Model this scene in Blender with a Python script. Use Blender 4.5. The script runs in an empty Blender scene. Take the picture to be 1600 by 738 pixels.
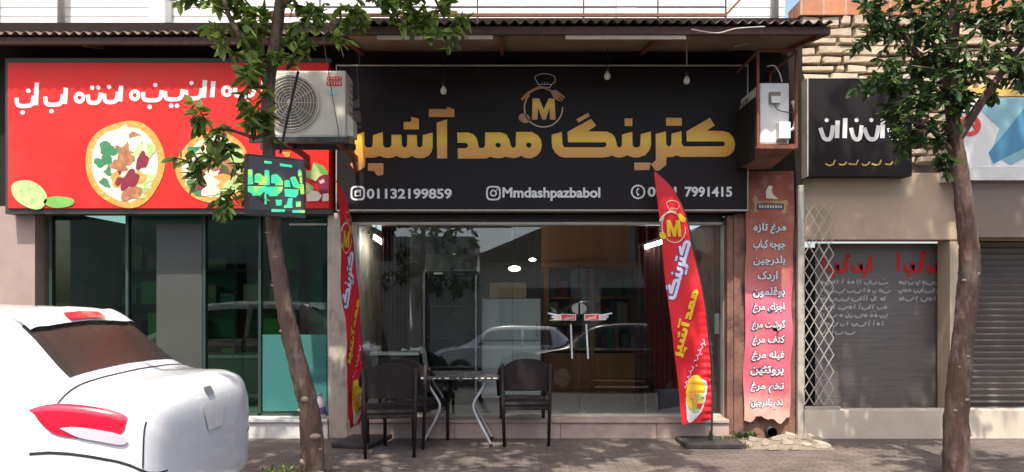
import bpy, bmesh, math, random
from mathutils import Vector, Matrix, noise
from mathutils.geometry import tessellate_polygon
R = math.radians
random.seed(7)
sc = bpy.context.scene
COL = sc.collection

# ------------------------------------------------------------------ camera, world, sun, exposure
D, F, H, CX, HY = 7.5, 1087.5, 1.5, 800.0, 467.0
cam_d = bpy.data.cameras.new("camera")
cam = bpy.data.objects.new("camera", cam_d); COL.objects.link(cam)
cam.location = (0, -D, H); cam.rotation_euler = (R(90), 0, 0)
cam_d.sensor_width = 36; cam_d.lens = F / 1600 * 36
cam_d.shift_y = (HY - 369) / 1600
cam_d.clip_start = 0.05; cam_d.clip_end = 2000
sc.camera = cam
SUN_EL, SUN_AZ = 64, -9          # azimuth: degrees to the right of straight behind the camera
w = bpy.data.worlds.new("World"); sc.world = w; w.use_nodes = True
nt = w.node_tree
sky = nt.nodes.new("ShaderNodeTexSky"); sky.sky_type = 'NISHITA'; sky.sun_disc = False
sky.sun_elevation = R(SUN_EL); sky.sun_rotation = R(180 - SUN_AZ)
sky.air_density = 1.0; sky.dust_density = 4.0; sky.ozone_density = .4
nt.links.new(sky.outputs[0], nt.nodes["Background"].inputs[0])
nt.nodes["Background"].inputs[1].default_value = 0.15
sun_d = bpy.data.lights.new("sun", 'SUN'); sun_d.energy = 3.0; sun_d.angle = R(0.6); sun_d.color = (1, .94, .85)
sun = bpy.data.objects.new("sun", sun_d); COL.objects.link(sun)
to_sun = Vector((math.sin(R(SUN_AZ)) * math.cos(R(SUN_EL)), -math.cos(R(SUN_AZ)) * math.cos(R(SUN_EL)), math.sin(R(SUN_EL))))
sun.rotation_euler = to_sun.to_track_quat('Z', 'Y').to_euler(); sun.location = (3, -12, 14)
sc.view_settings.view_transform = 'Standard'; sc.view_settings.look = 'None'
sc.view_settings.exposure = 1.15; sc.view_settings.gamma = 1
sc.cycles.use_denoising = True
sc.cycles.max_bounces = 10; sc.cycles.transparent_max_bounces = 16
sc.cycles.caustics_reflective = False; sc.cycles.caustics_refractive = False
sc.cycles.sample_clamp_indirect = 6

# ------------------------------------------------------------------ helpers
def S(y): return F / (y + D)
def W(px, py, y):
    s = S(y); return Vector(((px - CX) / s, y, H - (py - HY) / s))
def X(px, y): return (px - CX) / S(y)
def Z(py, y): return H - (py - HY) / S(y)

OFF = {}
def empty(name, loc=(0, 0, 0)):
    o = bpy.data.objects.new(name, None); COL.objects.link(o); o.location = loc
    o.empty_display_size = .1
    OFF[o] = Vector(loc); return o
def tag(o, label, cat, group=None):
    o["label"] = label; o["category"] = cat
    if group: o["group"] = group
    return o
def thing(name, label, cat, loc=(0, 0, 0), group=None):
    return tag(empty(name, loc), label, cat, group)
def kind(o, k):
    o["kind"] = k; return o
def dup(root, loc, rz=None, label=None, group=None):
    r = root.copy(); COL.objects.link(r); r.location = loc
    if rz is not None: r.rotation_euler = (0, 0, rz)
    if label: r["label"] = label
    if group: r["group"] = group
    def rec(src, dst):
        for ch in list(src.children):
            c = ch.copy(); COL.objects.link(c); c.parent = dst
            rec(ch, c)
    rec(root, r)
    return r

class MB:
    def __init__(s): s.v = []; s.f = []
    def add(s, vs, fs):
        n = len(s.v); s.v += [Vector(p) for p in vs]; s.f += [tuple(i + n for i in f) for f in fs]; return s
    def box(s, lo, hi, rot=None, piv=None):
        x0, y0, z0 = lo; x1, y1, z1 = hi
        vs = [Vector(p) for p in ((x0,y0,z0),(x1,y0,z0),(x1,y1,z0),(x0,y1,z0),(x0,y0,z1),(x1,y0,z1),(x1,y1,z1),(x0,y1,z1))]
        if rot is not None:
            c = Vector(piv) if piv is not None else (Vector(lo) + Vector(hi)) / 2
            vs = [rot @ (p - c) + c for p in vs]
        return s.add(vs, [(0,3,2,1),(4,5,6,7),(0,1,5,4),(1,2,6,5),(2,3,7,6),(3,0,4,7)])
    def bar(s, p0, p1, a, b=None, up=(0, 0, 1)):
        p0, p1 = Vector(p0), Vector(p1); b = b or a
        d = (p1 - p0).normalized(); u = Vector(up)
        if abs(d.dot(u)) > .98: u = Vector((0, 1, 0))
        x = d.cross(u).normalized() * a / 2; y = x.cross(d).normalized() * b / 2
        vs = [p + i * x + j * y for p in (p0, p1) for i, j in ((-1,-1),(1,-1),(1,1),(-1,1))]
        return s.add(vs, [(0,1,2,3),(7,6,5,4),(0,4,5,1),(1,5,6,2),(2,6,7,3),(3,7,4,0)])
    def tube(s, pts, r, seg=8, caps=True):
        pts = [Vector(p) for p in pts]; n = len(pts)
        rs = r if isinstance(r, (list, tuple)) else [r] * n
        rings = []; pu = None
        for i, p in enumerate(pts):
            d = (pts[min(i+1, n-1)] - pts[max(i-1, 0)]).normalized()
            u = pu if pu is not None else (Vector((1,0,0)) if abs(d.x) < .8 else Vector((0,1,0)))
            u = (u - d * u.dot(d)).normalized(); pu = u; v = d.cross(u)
            rings.append([p + (u * math.cos(t) + v * math.sin(t)) * rs[i] for t in [2*math.pi*k/seg for k in range(seg)]])
        vs = [q for rg in rings for q in rg]; fs = []
        for i in range(n - 1):
            for k in range(seg):
                a, b = i*seg + k, i*seg + (k+1) % seg
                fs.append((a, b, b + seg, a + seg))
        if caps: fs += [tuple(range(seg))[::-1], tuple(range((n-1)*seg, n*seg))]
        return s.add(vs, fs)
    def lathe(s, prof, c=(0,0,0), axis='z', seg=20):
        vs = []; fs = []; c = Vector(c)
        for r, h in prof:
            for k in range(seg):
                t = 2*math.pi*k/seg; a, b = r*math.cos(t), r*math.sin(t)
                vs.append(c + (Vector((a,b,h)) if axis == 'z' else Vector((a,h,b)) if axis == 'y' else Vector((h,a,b))))
        for i in range(len(prof)-1):
            for k in range(seg):
                a, b = i*seg+k, i*seg+(k+1)%seg; fs.append((a,b,b+seg,a+seg))
        fs += [tuple(range(seg)), tuple(range((len(prof)-1)*seg, len(prof)*seg))]
        return s.add(vs, fs)
    def sphere(s, c, r, seg=12, rings=8, sq=(1,1,1)):
        vs = []; fs = []; c = Vector(c)
        for i in range(rings+1):
            th = math.pi*i/rings
            for k in range(seg):
                t = 2*math.pi*k/seg
                vs.append(c + Vector((r*sq[0]*math.sin(th)*math.cos(t), r*sq[1]*math.sin(th)*math.sin(t), r*sq[2]*math.cos(th))))
        for i in range(rings):
            for k in range(seg):
                a, b = i*seg+k, i*seg+(k+1)%seg; fs.append((a,b,b+seg,a+seg))
        return s.add(vs, fs)
    def build(s, name, mat, parent=None, smooth=False, bevel=0, recalc=True):
        off = Vector((0,0,0)); p = parent
        while p is not None:
            if p in OFF: off = OFF[p]
            p = p.parent
        me = bpy.data.meshes.new(name)
        me.from_pydata([tuple(v - off) for v in s.v], [], s.f)
        if recalc or bevel:
            bm = bmesh.new(); bm.from_mesh(me)
            if recalc:
                bmesh.ops.recalc_face_normals(bm, faces=bm.faces)
            if bevel:
                es = [e for e in bm.edges if len(e.link_faces) == 2 and e.calc_face_angle(0) > .6]
                bmesh.ops.bevel(bm, geom=es, offset=bevel, segments=2, affect='EDGES', profile=.6)
            bm.to_mesh(me); bm.free()
        if smooth:
            for p in me.polygons: p.use_smooth = True
        o = bpy.data.objects.new(name, me); COL.objects.link(o)
        if mat: me.materials.append(mat)
        if parent: o.parent = parent
        return o

def catmull(P, t):
    n = len(P); t = max(0, min(t, n - 1 - 1e-9)); i = int(t); f = t - i
    p0, p1, p2, p3 = P[max(i-1,0)], P[i], P[i+1], P[min(i+2,n-1)]
    return p1 + .5*f*((p2-p0) + f*((2*p0-5*p1+4*p2-p3) + f*(3*p1-p0-3*p2+p3)))
def smoothpath(pts, k=6):
    pts = [Vector(p) for p in pts]
    return [catmull(pts, (len(pts)-1)*i/(k*(len(pts)-1))) for i in range(k*(len(pts)-1)+1)]

# ------------------------------------------------------------------ materials
def nn(nt, t, **kw):
    n = nt.nodes.new(t)
    for k, v in kw.items(): setattr(n, k, v)
    return n
def mat(name, col, rough=.6, metal=0., var=.15, scale=6., bump=0., bscale=None, dirt=None, dscale=2., damt=.5, spec=.5, coords='Object', stretch=None, trans=0, emit=None, estr=0, coat=0):
    m = bpy.data.materials.new(name); m.use_nodes = True; t = m.node_tree; b = t.nodes["Principled BSDF"]
    L = t.links.new
    tc = nn(t, "ShaderNodeTexCoord"); mp = nn(t, "ShaderNodeMapping"); L(tc.outputs[coords], mp.inputs[0])
    if stretch: mp.inputs['Scale'].default_value = stretch
    n1 = nn(t, "ShaderNodeTexNoise"); n1.inputs['Scale'].default_value = scale; n1.inputs['Detail'].default_value = 6
    L(mp.outputs[0], n1.inputs['Vector'])
    mx = nn(t, "ShaderNodeMix", data_type='RGBA')
    mx.inputs[6].default_value = tuple(c*(1-var) for c in col) + (1,)
    mx.inputs[7].default_value = tuple(min(1, c*(1+var)) for c in col) + (1,)
    L(n1.outputs['Fac'], mx.inputs[0]); out = mx.outputs[2]
    if dirt:
        n2 = nn(t, "ShaderNodeTexNoise"); n2.inputs['Scale'].default_value = dscale; n2.inputs['Detail'].default_value = 8; n2.inputs['Roughness'].default_value = .65
        L(mp.outputs[0], n2.inputs['Vector'])
        cr = nn(t, "ShaderNodeValToRGB"); cr.color_ramp.elements[0].position = .48; cr.color_ramp.elements[1].position = .68
        cr.color_ramp.elements[1].color = (damt, damt, damt, 1)
        L(n2.outputs['Fac'], cr.inputs[0])
        m2 = nn(t, "ShaderNodeMix", data_type='RGBA'); L(cr.outputs[0], m2.inputs[0]); L(out, m2.inputs[6])
        m2.inputs[7].default_value = tuple(dirt) + (1,); out = m2.outputs[2]
    L(out, b.inputs['Base Color'])
    mr = nn(t, "ShaderNodeMapRange"); mr.inputs[3].default_value = max(.02, rough-.12); mr.inputs[4].default_value = min(1, rough+.12)
    L(n1.outputs['Fac'], mr.inputs[0]); L(mr.outputs[0], b.inputs['Roughness'])
    b.inputs['Metallic'].default_value = metal; b.inputs['Specular IOR Level'].default_value = spec
    b.inputs['Coat Weight'].default_value = coat
    if bump:
        n3 = nn(t, "ShaderNodeTexNoise"); n3.inputs['Scale'].default_value = bscale or scale*4; n3.inputs['Detail'].default_value = 5
        L(mp.outputs[0], n3.inputs['Vector'])
        bp = nn(t, "ShaderNodeBump"); bp.inputs['Strength'].default_value = bump; bp.inputs['Distance'].default_value = .02
        L(n3.outputs['Fac'], bp.inputs['Height']); L(bp.outputs[0], b.inputs['Normal'])
    if emit:
        b.inputs['Emission Color'].default_value = tuple(emit) + (1,); b.inputs['Emission Strength'].default_value = estr
    return m
def gradmat(name, stops, axis=2, lo=0, hi=1, rough=.5, noise=.0, nscale=5, dirt=None, world=True, bump=0):
    """colour that runs along one object axis"""
    m = bpy.data.materials.new(name); m.use_nodes = True; t = m.node_tree; b = t.nodes["Principled BSDF"]; L = t.links.new
    tc = nn(t, "ShaderNodeTexCoord"); sx = nn(t, "ShaderNodeSeparateXYZ"); L(tc.outputs['Object'], sx.inputs[0])
    mr = nn(t, "ShaderNodeMapRange"); mr.inputs[1].default_value = lo; mr.inputs[2].default_value = hi; L(sx.outputs[axis], mr.inputs[0])
    src = mr.outputs[0]
    n1 = nn(t, "ShaderNodeTexNoise"); n1.inputs['Scale'].default_value = nscale; n1.inputs['Detail'].default_value = 6
    L(tc.outputs['Object'], n1.inputs['Vector'])
    if noise:
        ma = nn(t, "ShaderNodeMath", operation='MULTIPLY_ADD'); L(n1.outputs['Fac'], ma.inputs[0]); ma.inputs[1].default_value = noise; L(src, ma.inputs[2])
        mb = nn(t, "ShaderNodeMath", operation='SUBTRACT'); L(ma.outputs[0], mb.inputs[0]); mb.inputs[1].default_value = noise/2; src = mb.outputs[0]
    cr = nn(t, "ShaderNodeValToRGB"); L(src, cr.inputs[0]); e = cr.color_ramp.elements
    while len(e) < len(stops): e.new(.5)
    for k, (p, c) in enumerate(stops): e[k].position = p; e[k].color = tuple(c) + (1,)
    out = cr.outputs[0]
    if dirt:
        n2 = nn(t, "ShaderNodeTexNoise"); n2.inputs['Scale'].default_value = 9; n2.inputs['Detail'].default_value = 8; L(tc.outputs['Object'], n2.inputs['Vector'])
        c2 = nn(t, "ShaderNodeValToRGB"); c2.color_ramp.elements[0].position = .52; c2.color_ramp.elements[1].position = .75; c2.color_ramp.elements[1].color = (.5,.5,.5,1)
        L(n2.outputs['Fac'], c2.inputs[0])
        m2 = nn(t, "ShaderNodeMix", data_type='RGBA'); L(c2.outputs[0], m2.inputs[0]); L(out, m2.inputs[6]); m2.inputs[7].default_value = tuple(dirt)+(1,); out = m2.outputs[2]
    L(out, b.inputs['Base Color']); b.inputs['Roughness'].default_value = rough
    if bump:
        bp = nn(t, "ShaderNodeBump"); bp.inputs['Strength'].default_value = bump; bp.inputs['Distance'].default_value = .02
        L(n1.outputs['Fac'], bp.inputs['Height']); L(bp.outputs[0], b.inputs['Normal'])
    return m
def glassmat(name, tint=(.9,.95,.93), base=.05, rough=.0, wob=.0):
    m = bpy.data.materials.new(name); m.use_nodes = True; t = m.node_tree; L = t.links.new
    for n in list(t.nodes): t.nodes.remove(n)
    o = nn(t, "ShaderNodeOutputMaterial"); mx = nn(t, "ShaderNodeMixShader"); tr = nn(t, "ShaderNodeBsdfTransparent"); gl = nn(t, "ShaderNodeBsdfGlossy")
    tr.inputs[0].default_value = tuple(tint)+(1,); gl.inputs['Roughness'].default_value = rough
    lw = nn(t, "ShaderNodeLayerWeight"); lw.inputs[0].default_value = .5
    p = nn(t, "ShaderNodeMath", operation='POWER'); L(lw.outputs['Facing'], p.inputs[0]); p.inputs[1].default_value = 4
    a = nn(t, "ShaderNodeMath", operation='MULTIPLY_ADD'); L(p.outputs[0], a.inputs[0]); a.inputs[1].default_value = .8; a.inputs[2].default_value = base
    L(a.outputs[0], mx.inputs[0]); L(tr.outputs[0], mx.inputs[1]); L(gl.outputs[0], mx.inputs[2]); L(mx.outputs[0], o.inputs[0])
    if wob:
        tc = nn(t, "ShaderNodeTexCoord"); n = nn(t, "ShaderNodeTexNoise"); n.inputs['Scale'].default_value = 1.3; n.inputs['Detail'].default_value = 1
        L(tc.outputs['Object'], n.inputs['Vector'])
        bp = nn(t, "ShaderNodeBump"); bp.inputs['Strength'].default_value = wob; bp.inputs['Distance'].default_value = .02
        L(n.outputs['Fac'], bp.inputs['Height']); L(bp.outputs[0], gl.inputs['Normal'])
    return m
def leafmat(name, c1, c2, c3):
    m = bpy.data.materials.new(name); m.use_nodes = True; t = m.node_tree; b = t.nodes["Principled BSDF"]; L = t.links.new
    g = nn(t, "ShaderNodeNewGeometry"); cr = nn(t, "ShaderNodeValToRGB"); L(g.outputs['Random Per Island'], cr.inputs[0])
    e = cr.color_ramp.elements; e.new(.5)
    for k, c in enumerate((c1, c2, c3)): e[k].color = tuple(c)+(1,)
    e[0].position = .15; e[1].position = .6; e[2].position = 1
    L(cr.outputs[0], b.inputs['Base Color']); b.inputs['Roughness'].default_value = .42
    tl = nn(t, "ShaderNodeBsdfTranslucent"); L(cr.outputs[0], tl.inputs[0])
    mx = nn(t, "ShaderNodeMixShader"); mx.inputs[0].default_value = .35
    L(b.outputs[0], mx.inputs[1]); L(tl.outputs[0], mx.inputs[2]); L(mx.outputs[0], t.nodes["Material Output"].inputs[0])
    return m
def pavemat(name, c, mortar, bw, bh, rotz=0, msize=.02, var=.3, bump=.5):
    m = bpy.data.materials.new(name); m.use_nodes = True; t = m.node_tree; b = t.nodes["Principled BSDF"]; L = t.links.new
    tc = nn(t, "ShaderNodeTexCoord"); mp = nn(t, "ShaderNodeMapping"); L(tc.outputs['Object'], mp.inputs[0]); mp.inputs['Rotation'].default_value = (0,0,rotz)
    br = nn(t, "ShaderNodeTexBrick"); L(mp.outputs[0], br.inputs['Vector']); br.inputs['Scale'].default_value = 1
    br.inputs['Brick Width'].default_value = bw; br.inputs['Row Height'].default_value = bh; br.inputs['Mortar Size'].default_value = msize*bh
    br.inputs['Color1'].default_value = tuple(x*(1-var) for x in c)+(1,); br.inputs['Color2'].default_value = tuple(x*(1+var) for x in c)+(1,); br.inputs['Mortar'].default_value = tuple(mortar)+(1,)
    n = nn(t, "ShaderNodeTexNoise"); n.inputs['Scale'].default_value = 1.7; n.inputs['Detail'].default_value = 9; n.inputs['Roughness'].default_value = .7; L(tc.outputs['Object'], n.inputs['Vector'])
    cr = nn(t, "ShaderNodeValToRGB"); cr.color_ramp.elements[0].position=.3; cr.color_ramp.elements[1].position=.72
    cr.color_ramp.elements[0].color=(.42,.39,.37,1); cr.color_ramp.elements[1].color=(1.2,1.14,1.08,1); L(n.outputs['Fac'], cr.inputs[0])
    mx = nn(t, "ShaderNodeMix", data_type='RGBA', blend_type='MULTIPLY'); mx.inputs[0].default_value=1; L(br.outputs['Color'], mx.inputs[6]); L(cr.outputs[0], mx.inputs[7])
    L(mx.outputs[2], b.inputs['Base Color']); b.inputs['Roughness'].default_value=.8
    n2 = nn(t, "ShaderNodeTexNoise"); n2.inputs['Scale'].default_value = 60; L(tc.outputs['Object'], n2.inputs['Vector'])
    ad = nn(t, "ShaderNodeMath", operation='MULTIPLY_ADD'); L(br.outputs['Fac'], ad.inputs[0]); ad.inputs[1].default_value=-1.5; L(n2.outputs['Fac'], ad.inputs[2])
    bp = nn(t, "ShaderNodeBump"); bp.inputs['Strength'].default_value=bump; bp.inputs['Distance'].default_value=.006; L(ad.outputs[0], bp.inputs['Height']); L(bp.outputs[0], b.inputs['Normal'])
    return m

M = {}
M['pave'] = pavemat('paving', (.165,.142,.126), (.095,.08,.072), .17, .055, 0, .14, .16)
M['asphalt'] = mat('asphalt', (.06,.058,.056), .85, var=.35, scale=30, bump=.3, bscale=180, dirt=(.12,.11,.1), dscale=1.2)
M['concrete'] = mat('concrete', (.36,.33,.29), .85, var=.2, scale=4, bump=.2, dirt=(.2,.17,.14))
M['soil'] = mat('soil', (.10,.075,.055), .95, var=.4, scale=20, bump=.8, bscale=40)
M['white_wall'] = mat('white siding', (.80,.79,.75), .55, var=.05, scale=2, dirt=(.55,.5,.42), dscale=1.5, damt=.25, stretch=(1,1,.3))
M['plaster'] = mat('plaster', (.55,.52,.47), .8, var=.12, dirt=(.3,.25,.2), dscale=3, bump=.1)
M['inner_wall'] = mat('shop wall', (.25,.255,.235), .8, var=.08)
M['inner_dark'] = mat('dark shop wall', (.06,.06,.055), .8, var=.2)
M['inner_floor'] = mat('shop floor', (.24,.22,.2), .35, var=.15)
M['beige_stone'] = mat('beige stone', (.46,.40,.32), .8, var=.25, scale=9, bump=.3, dirt=(.16,.12,.09), dscale=5, damt=.8, stretch=(1,1,.5))
M['rust_wall'] = mat('stained wall', (.24,.12,.085), .85, var=.35, scale=5, bump=.4, bscale=25, dirt=(.06,.035,.03), dscale=4, damt=.9)
M['pink_stone'] = mat('pink stone', (.45,.34,.29), .5, var=.2, scale=7, bump=.08, dirt=(.25,.18,.15), dscale=4)
M['marble'] = mat('white marble', (.70,.69,.65), .35, var=.1, scale=4, dirt=(.45,.43,.4), dscale=3)
M['alu'] = mat('aluminium', (.58,.53,.46), .5, .15, var=.12, scale=8, dirt=(.3,.26,.22), dscale=6)
M['dark_frame'] = mat('dark frame', (.045,.04,.037), .5, .2, var=.2)
M['green_frame'] = mat('green frame', (.04,.065,.055), .4, .3, var=.2)
M['sign_black'] = mat('sign vinyl', (.0185,.0145,.0150), .55, var=.25, scale=1.5, bump=.05, bscale=3, spec=.18)
M['white_print'] = mat('white print', (.74,.73,.71), .5, var=.04)
M['gold'] = gradmat('gold print', [(0,(.60,.28,.11)),(.33,(.84,.40,.06)),(.5,(.96,.60,.06)),(.62,(.90,.46,.045)),(1,(.66,.28,.085))], 2, .44, 1.06, .45)
M['gold_line'] = mat('pale gold print', (.62,.42,.24), .45, var=.1)
M['gold_em'] = gradmat('gold emblem print', [(0,(.56,.28,.13)),(.45,(.86,.48,.08)),(.7,(.95,.62,.10)),(1,(.76,.40,.09))], 2, .96, 1.19, .45)
M['copper'] = mat('copper print', (.48,.24,.11), .45, var=.1)
M['red_cloth'] = mat('red flag cloth', (.66,.008,.018), .6, var=.08, scale=3, bump=.12, bscale=14)
M['red_sign'] = mat('red sign vinyl', (.70,.022,.018), .5, var=.14, scale=1.2, spec=.25, dirt=(.50,.05,.04), dscale=1.6, damt=.6, bump=.06, bscale=4)
M['yellow'] = mat('yellow print', (.80,.50,.02), .5, var=.08)
M['lilac'] = mat('pale lilac print', (.68,.60,.74), .5, var=.06)
M['navy'] = mat('navy outline', (.06,.05,.16), .5)
M['pinkpr'] = mat('pink print', (.75,.42,.5), .5)
M['cream'] = mat('cream print', (.74,.66,.50), .5, var=.2, scale=20)
M['orange'] = mat('orange print', (.70,.27,.04), .5, var=.35, scale=30, dirt=(.74,.52,.2), dscale=26, damt=.85)
M['green_print'] = mat('green print', (.16,.38,.07), .5, var=.3, scale=9)
M['lime_print'] = mat('lime print', (.45,.58,.24), .5, var=.35, scale=14, dirt=(.14,.34,.07), dscale=16, damt=.8)
M['darkgreen_print'] = mat('dark green print', (.04,.20,.08), .5, var=.4, scale=9)
M['maroon_print'] = mat('maroon print', (.20,.012,.03), .45, var=.4, scale=9)
M['brown_print'] = mat('brown print', (.33,.13,.06), .5, var=.5, scale=12, dirt=(.55,.26,.08), dscale=18, damt=.8)
M['rust'] = mat('rusty steel', (.22,.075,.045), .75, .2, var=.4, scale=14, bump=.3, dirt=(.08,.035,.025), dscale=9)
M['awning'] = mat('awning sheet', (.15,.105,.085), .7, .1, var=.3, scale=5, dirt=(.05,.035,.03), dscale=7)
M['soffit'] = mat('awning lining', (.24,.175,.125), .9, var=.3, scale=3, dirt=(.06,.045,.035), dscale=2)
M['beam'] = mat('dark brown beam', (.075,.038,.03), .75, var=.4, scale=8, dirt=(.03,.02,.017), dscale=6)
M['batten'] = mat('painted batten', (.50,.43,.36), .7, var=.15, scale=8, dirt=(.3,.2,.13), dscale=8)
M['darkwall'] = mat('shade dark wall', (.026,.021,.019), .95, spec=.1, var=.3)  # near-black base puts the shade under the awning into the colour
M['ac_white'] = mat('ac casing', (.60,.56,.48), .45, var=.06, dirt=(.42,.36,.28), dscale=3, damt=.5)
M['ac_grey'] = mat('ac fan cavity', (.20,.175,.15), .6, var=.2)
M['ac_ring'] = mat('ac grille wire', (.52,.47,.41), .5, var=.1)
M['white_plastic'] = mat('white plastic', (.74,.73,.70), .4, var=.06, dirt=(.5,.45,.38), dscale=5, damt=.4)
M['red_sticker'] = mat('red sticker', (.70,.05,.05), .5)
M['blue_sticker'] = mat('blue sticker', (.35,.60,.72), .5)
M['black_rubber'] = mat('black rubber', (.02,.02,.02), .7, var=.2)
M['black_plate'] = mat('black steel plate', (.035,.033,.032), .55, .2, var=.3, dirt=(.12,.1,.08), dscale=8)
M['steel'] = mat('brushed steel', (.55,.55,.54), .3, .85, var=.1)
M['lock'] = mat('satin lock metal', (.30,.28,.25), .5, .1)
M['grey_tube'] = mat('grey powder coat', (.52,.52,.52), .38, .45, var=.08)
M['rattan'] = mat('dark woven rattan', (.022,.016,.015), .6, var=.35, scale=40, bump=.3, bscale=90, spec=.25)
M['tabletop'] = mat('dark table laminate', (.06,.048,.045), .28, var=.3, scale=10, stretch=(1,4,1))
M['bark'] = mat('bark', (.105,.06,.044), .9, var=.45, scale=14, bump=1.0, bscale=34, dirt=(.30,.23,.18), dscale=11, damt=.6, stretch=(1,1,.3))
M['bark_knob'] = mat('pale bark scar', (.34,.25,.19), .9, var=.3, scale=20, bump=.5)
M['leaf'] = leafmat('leaf', (.05,.10,.018), (.17,.27,.045), (.38,.49,.11))
M['leaf_dark'] = leafmat('dark leaf', (.02,.045,.014), (.055,.11,.026), (.15,.235,.055))
M['weed'] = leafmat('weed leaf', (.10,.17,.03), (.22,.32,.06), (.36,.45,.12))
M['glass'] = glassmat('shop glass', (.88,.91,.89), .085, 0, .035)
M['green_glass'] = glassmat('green shop glass', (.62,.80,.72), .045, .02, .03)
M['film'] = None
M['wood'] = mat('brown wood', (.28,.12,.045), .4, var=.45, scale=7, stretch=(1,1,.12))
M['wood_light'] = mat('orange wood panel', (.68,.30,.115), .45, var=.4, scale=6, stretch=(1,1,.1))
M['black_gloss'] = mat('black glass front', (.012,.014,.014), .12, var=.2)
M['white_fridge'] = mat('white enamel', (.60,.61,.58), .35, var=.06)
M['cardboard'] = mat('cardboard', (.52,.36,.22), .8, var=.15)
M['maroon_cloth'] = mat('maroon curtain', (.055,.018,.017), .8, var=.3, scale=5, stretch=(1,1,.2))
M['tube_on'] = mat('lit tube', (.9,.9,.9), .4, emit=(1,.99,.95), estr=14)
M['lamp_on'] = mat('lit lamp shade', (.9,.9,.9), .4, emit=(1,.98,.92), estr=6)
M['led'] = None
M['bulb'] = mat('opal bulb', (.74,.70,.62), .25, var=.05)
M['car_white'] = mat('white car paint', (.80,.81,.82), .25, var=.02, coat=1)
M['car_black'] = mat('black car paint', (.015,.015,.017), .2, var=.05, coat=1)
M['car_glass'] = mat('dark car glass', (.035,.029,.025), .28, var=.1, spec=.35)
M['lamp_red'] = mat('red lamp lens', (.50,.010,.035), .15, var=.4, scale=26, coat=.6)
M['lamp_clear'] = mat('clear lamp lens', (.62,.50,.56), .1, var=.1, coat=1)
M['tyre'] = mat('tyre', (.02,.02,.02), .8, var=.2)
M['grey_plastic'] = mat('grey plastic', (.35,.35,.35), .5)
M['stone'] = mat('field stone', (.52,.42,.31), .9, var=.3, scale=4, bump=.6, bscale=16, dirt=(.3,.22,.15), dscale=6)
M['mortar'] = mat('dark joint', (.20,.155,.12), .95, var=.3)
M['orange_brick'] = pavemat('orange brick', (.55,.24,.13), (.5,.4,.33), .24, .075, 0, .12, .15)
M['lintel'] = mat('tan render', (.50,.38,.27), .85, var=.12, scale=3, bump=.15, dirt=(.33,.24,.17), dscale=2)
M['brown_panel'] = mat('brown metal panel', (.22,.165,.13), .6, var=.15)
M['gate'] = mat('cream gate steel', (.50,.46,.39), .5, .2, var=.1, dirt=(.3,.2,.13), dscale=9)
M['cyan_print'] = mat('cyan print', (.24,.44,.50), .5, var=.15, scale=3)
M['blue_print'] = mat('blue print', (.07,.24,.38), .5, var=.2)
M['gold_trim'] = mat('yellow trim', (.62,.42,.10), .5)
M['slab'] = mat('broken limestone', (.40,.345,.27), .9, var=.25, scale=7, bump=.5, bscale=30, dirt=(.3,.24,.17), dscale=6)
M['purple'] = mat('purple label', (.16,.12,.36), .5)
M['clear_plastic'] = mat('milky plastic', (.62,.64,.62), .3, var=.05)
M['banner'] = gradmat('red banner cloth', [(0,(.60,.38,.30)),(.1,(.66,.13,.17)),(.45,(.66,.14,.20)),(.62,(.50,.15,.11)),(.85,(.34,.085,.04)),(1,(.17,.035,.022))], 2, -.02, 2.55, .55, .22, 6, dirt=(.42,.24,.18), bump=.25)  # base colour runs from pink at the foot to dark red-brown on top
M['plaque'] = mat('bronze print', (.42,.28,.12), .5, var=.4, scale=25)
M['navy_print'] = mat('dark blue print', (.05,.05,.12), .5)
def filmmat():
    m = bpy.data.materials.new('teal window film'); m.use_nodes = True; t = m.node_tree; b = t.nodes["Principled BSDF"]; L = t.links.new
    b.inputs['Base Color'].default_value = (.07,.24,.215,1); b.inputs['Roughness'].default_value = .12
    tr = nn(t, "ShaderNodeBsdfTransparent"); tr.inputs[0].default_value = (.45,.7,.65,1)
    mx = nn(t, "ShaderNodeMixShader"); mx.inputs[0].default_value = .3
    L(b.outputs[0], mx.inputs[1]); L(tr.outputs[0], mx.inputs[2]); L(mx.outputs[0], t.nodes["Material Output"].inputs[0])
    return m
M['film'] = filmmat()
def ledmat():
    m = bpy.data.materials.new('green led dots'); m.use_nodes = True; t = m.node_tree; b = t.nodes["Principled BSDF"]; L = t.links.new
    tc = nn(t, "ShaderNodeTexCoord"); n = nn(t, "ShaderNodeTexNoise"); n.inputs['Scale'].default_value = 9; L(tc.outputs['Object'], n.inputs['Vector'])
    wv = nn(t, "ShaderNodeTexWave", wave_type='BANDS', bands_direction='Z'); wv.inputs['Scale'].default_value = 24; L(tc.outputs['Object'], wv.inputs['Vector'])
    cr = nn(t, "ShaderNodeValToRGB"); e = cr.color_ramp.elements; e.new(.5)
    for k, (p, c) in enumerate(((.38,(.03,.80,.50)),(.5,(.05,.85,.30)),(.6,(.6,.85,.10)))): e[k].position = p; e[k].color = c+(1,)
    L(n.outputs['Fac'], cr.inputs[0]); L(cr.outputs[0], b.inputs['Emission Color'])
    mr = nn(t, "ShaderNodeMapRange"); mr.inputs[3].default_value = .25; mr.inputs[4].default_value = .6; L(wv.outputs['Fac'], mr.inputs[0]); L(mr.outputs[0], b.inputs['Emission Strength'])
    b.inputs['Base Color'].default_value = (.05,.2,.12,1)
    return m
M['led'] = ledmat()

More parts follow.
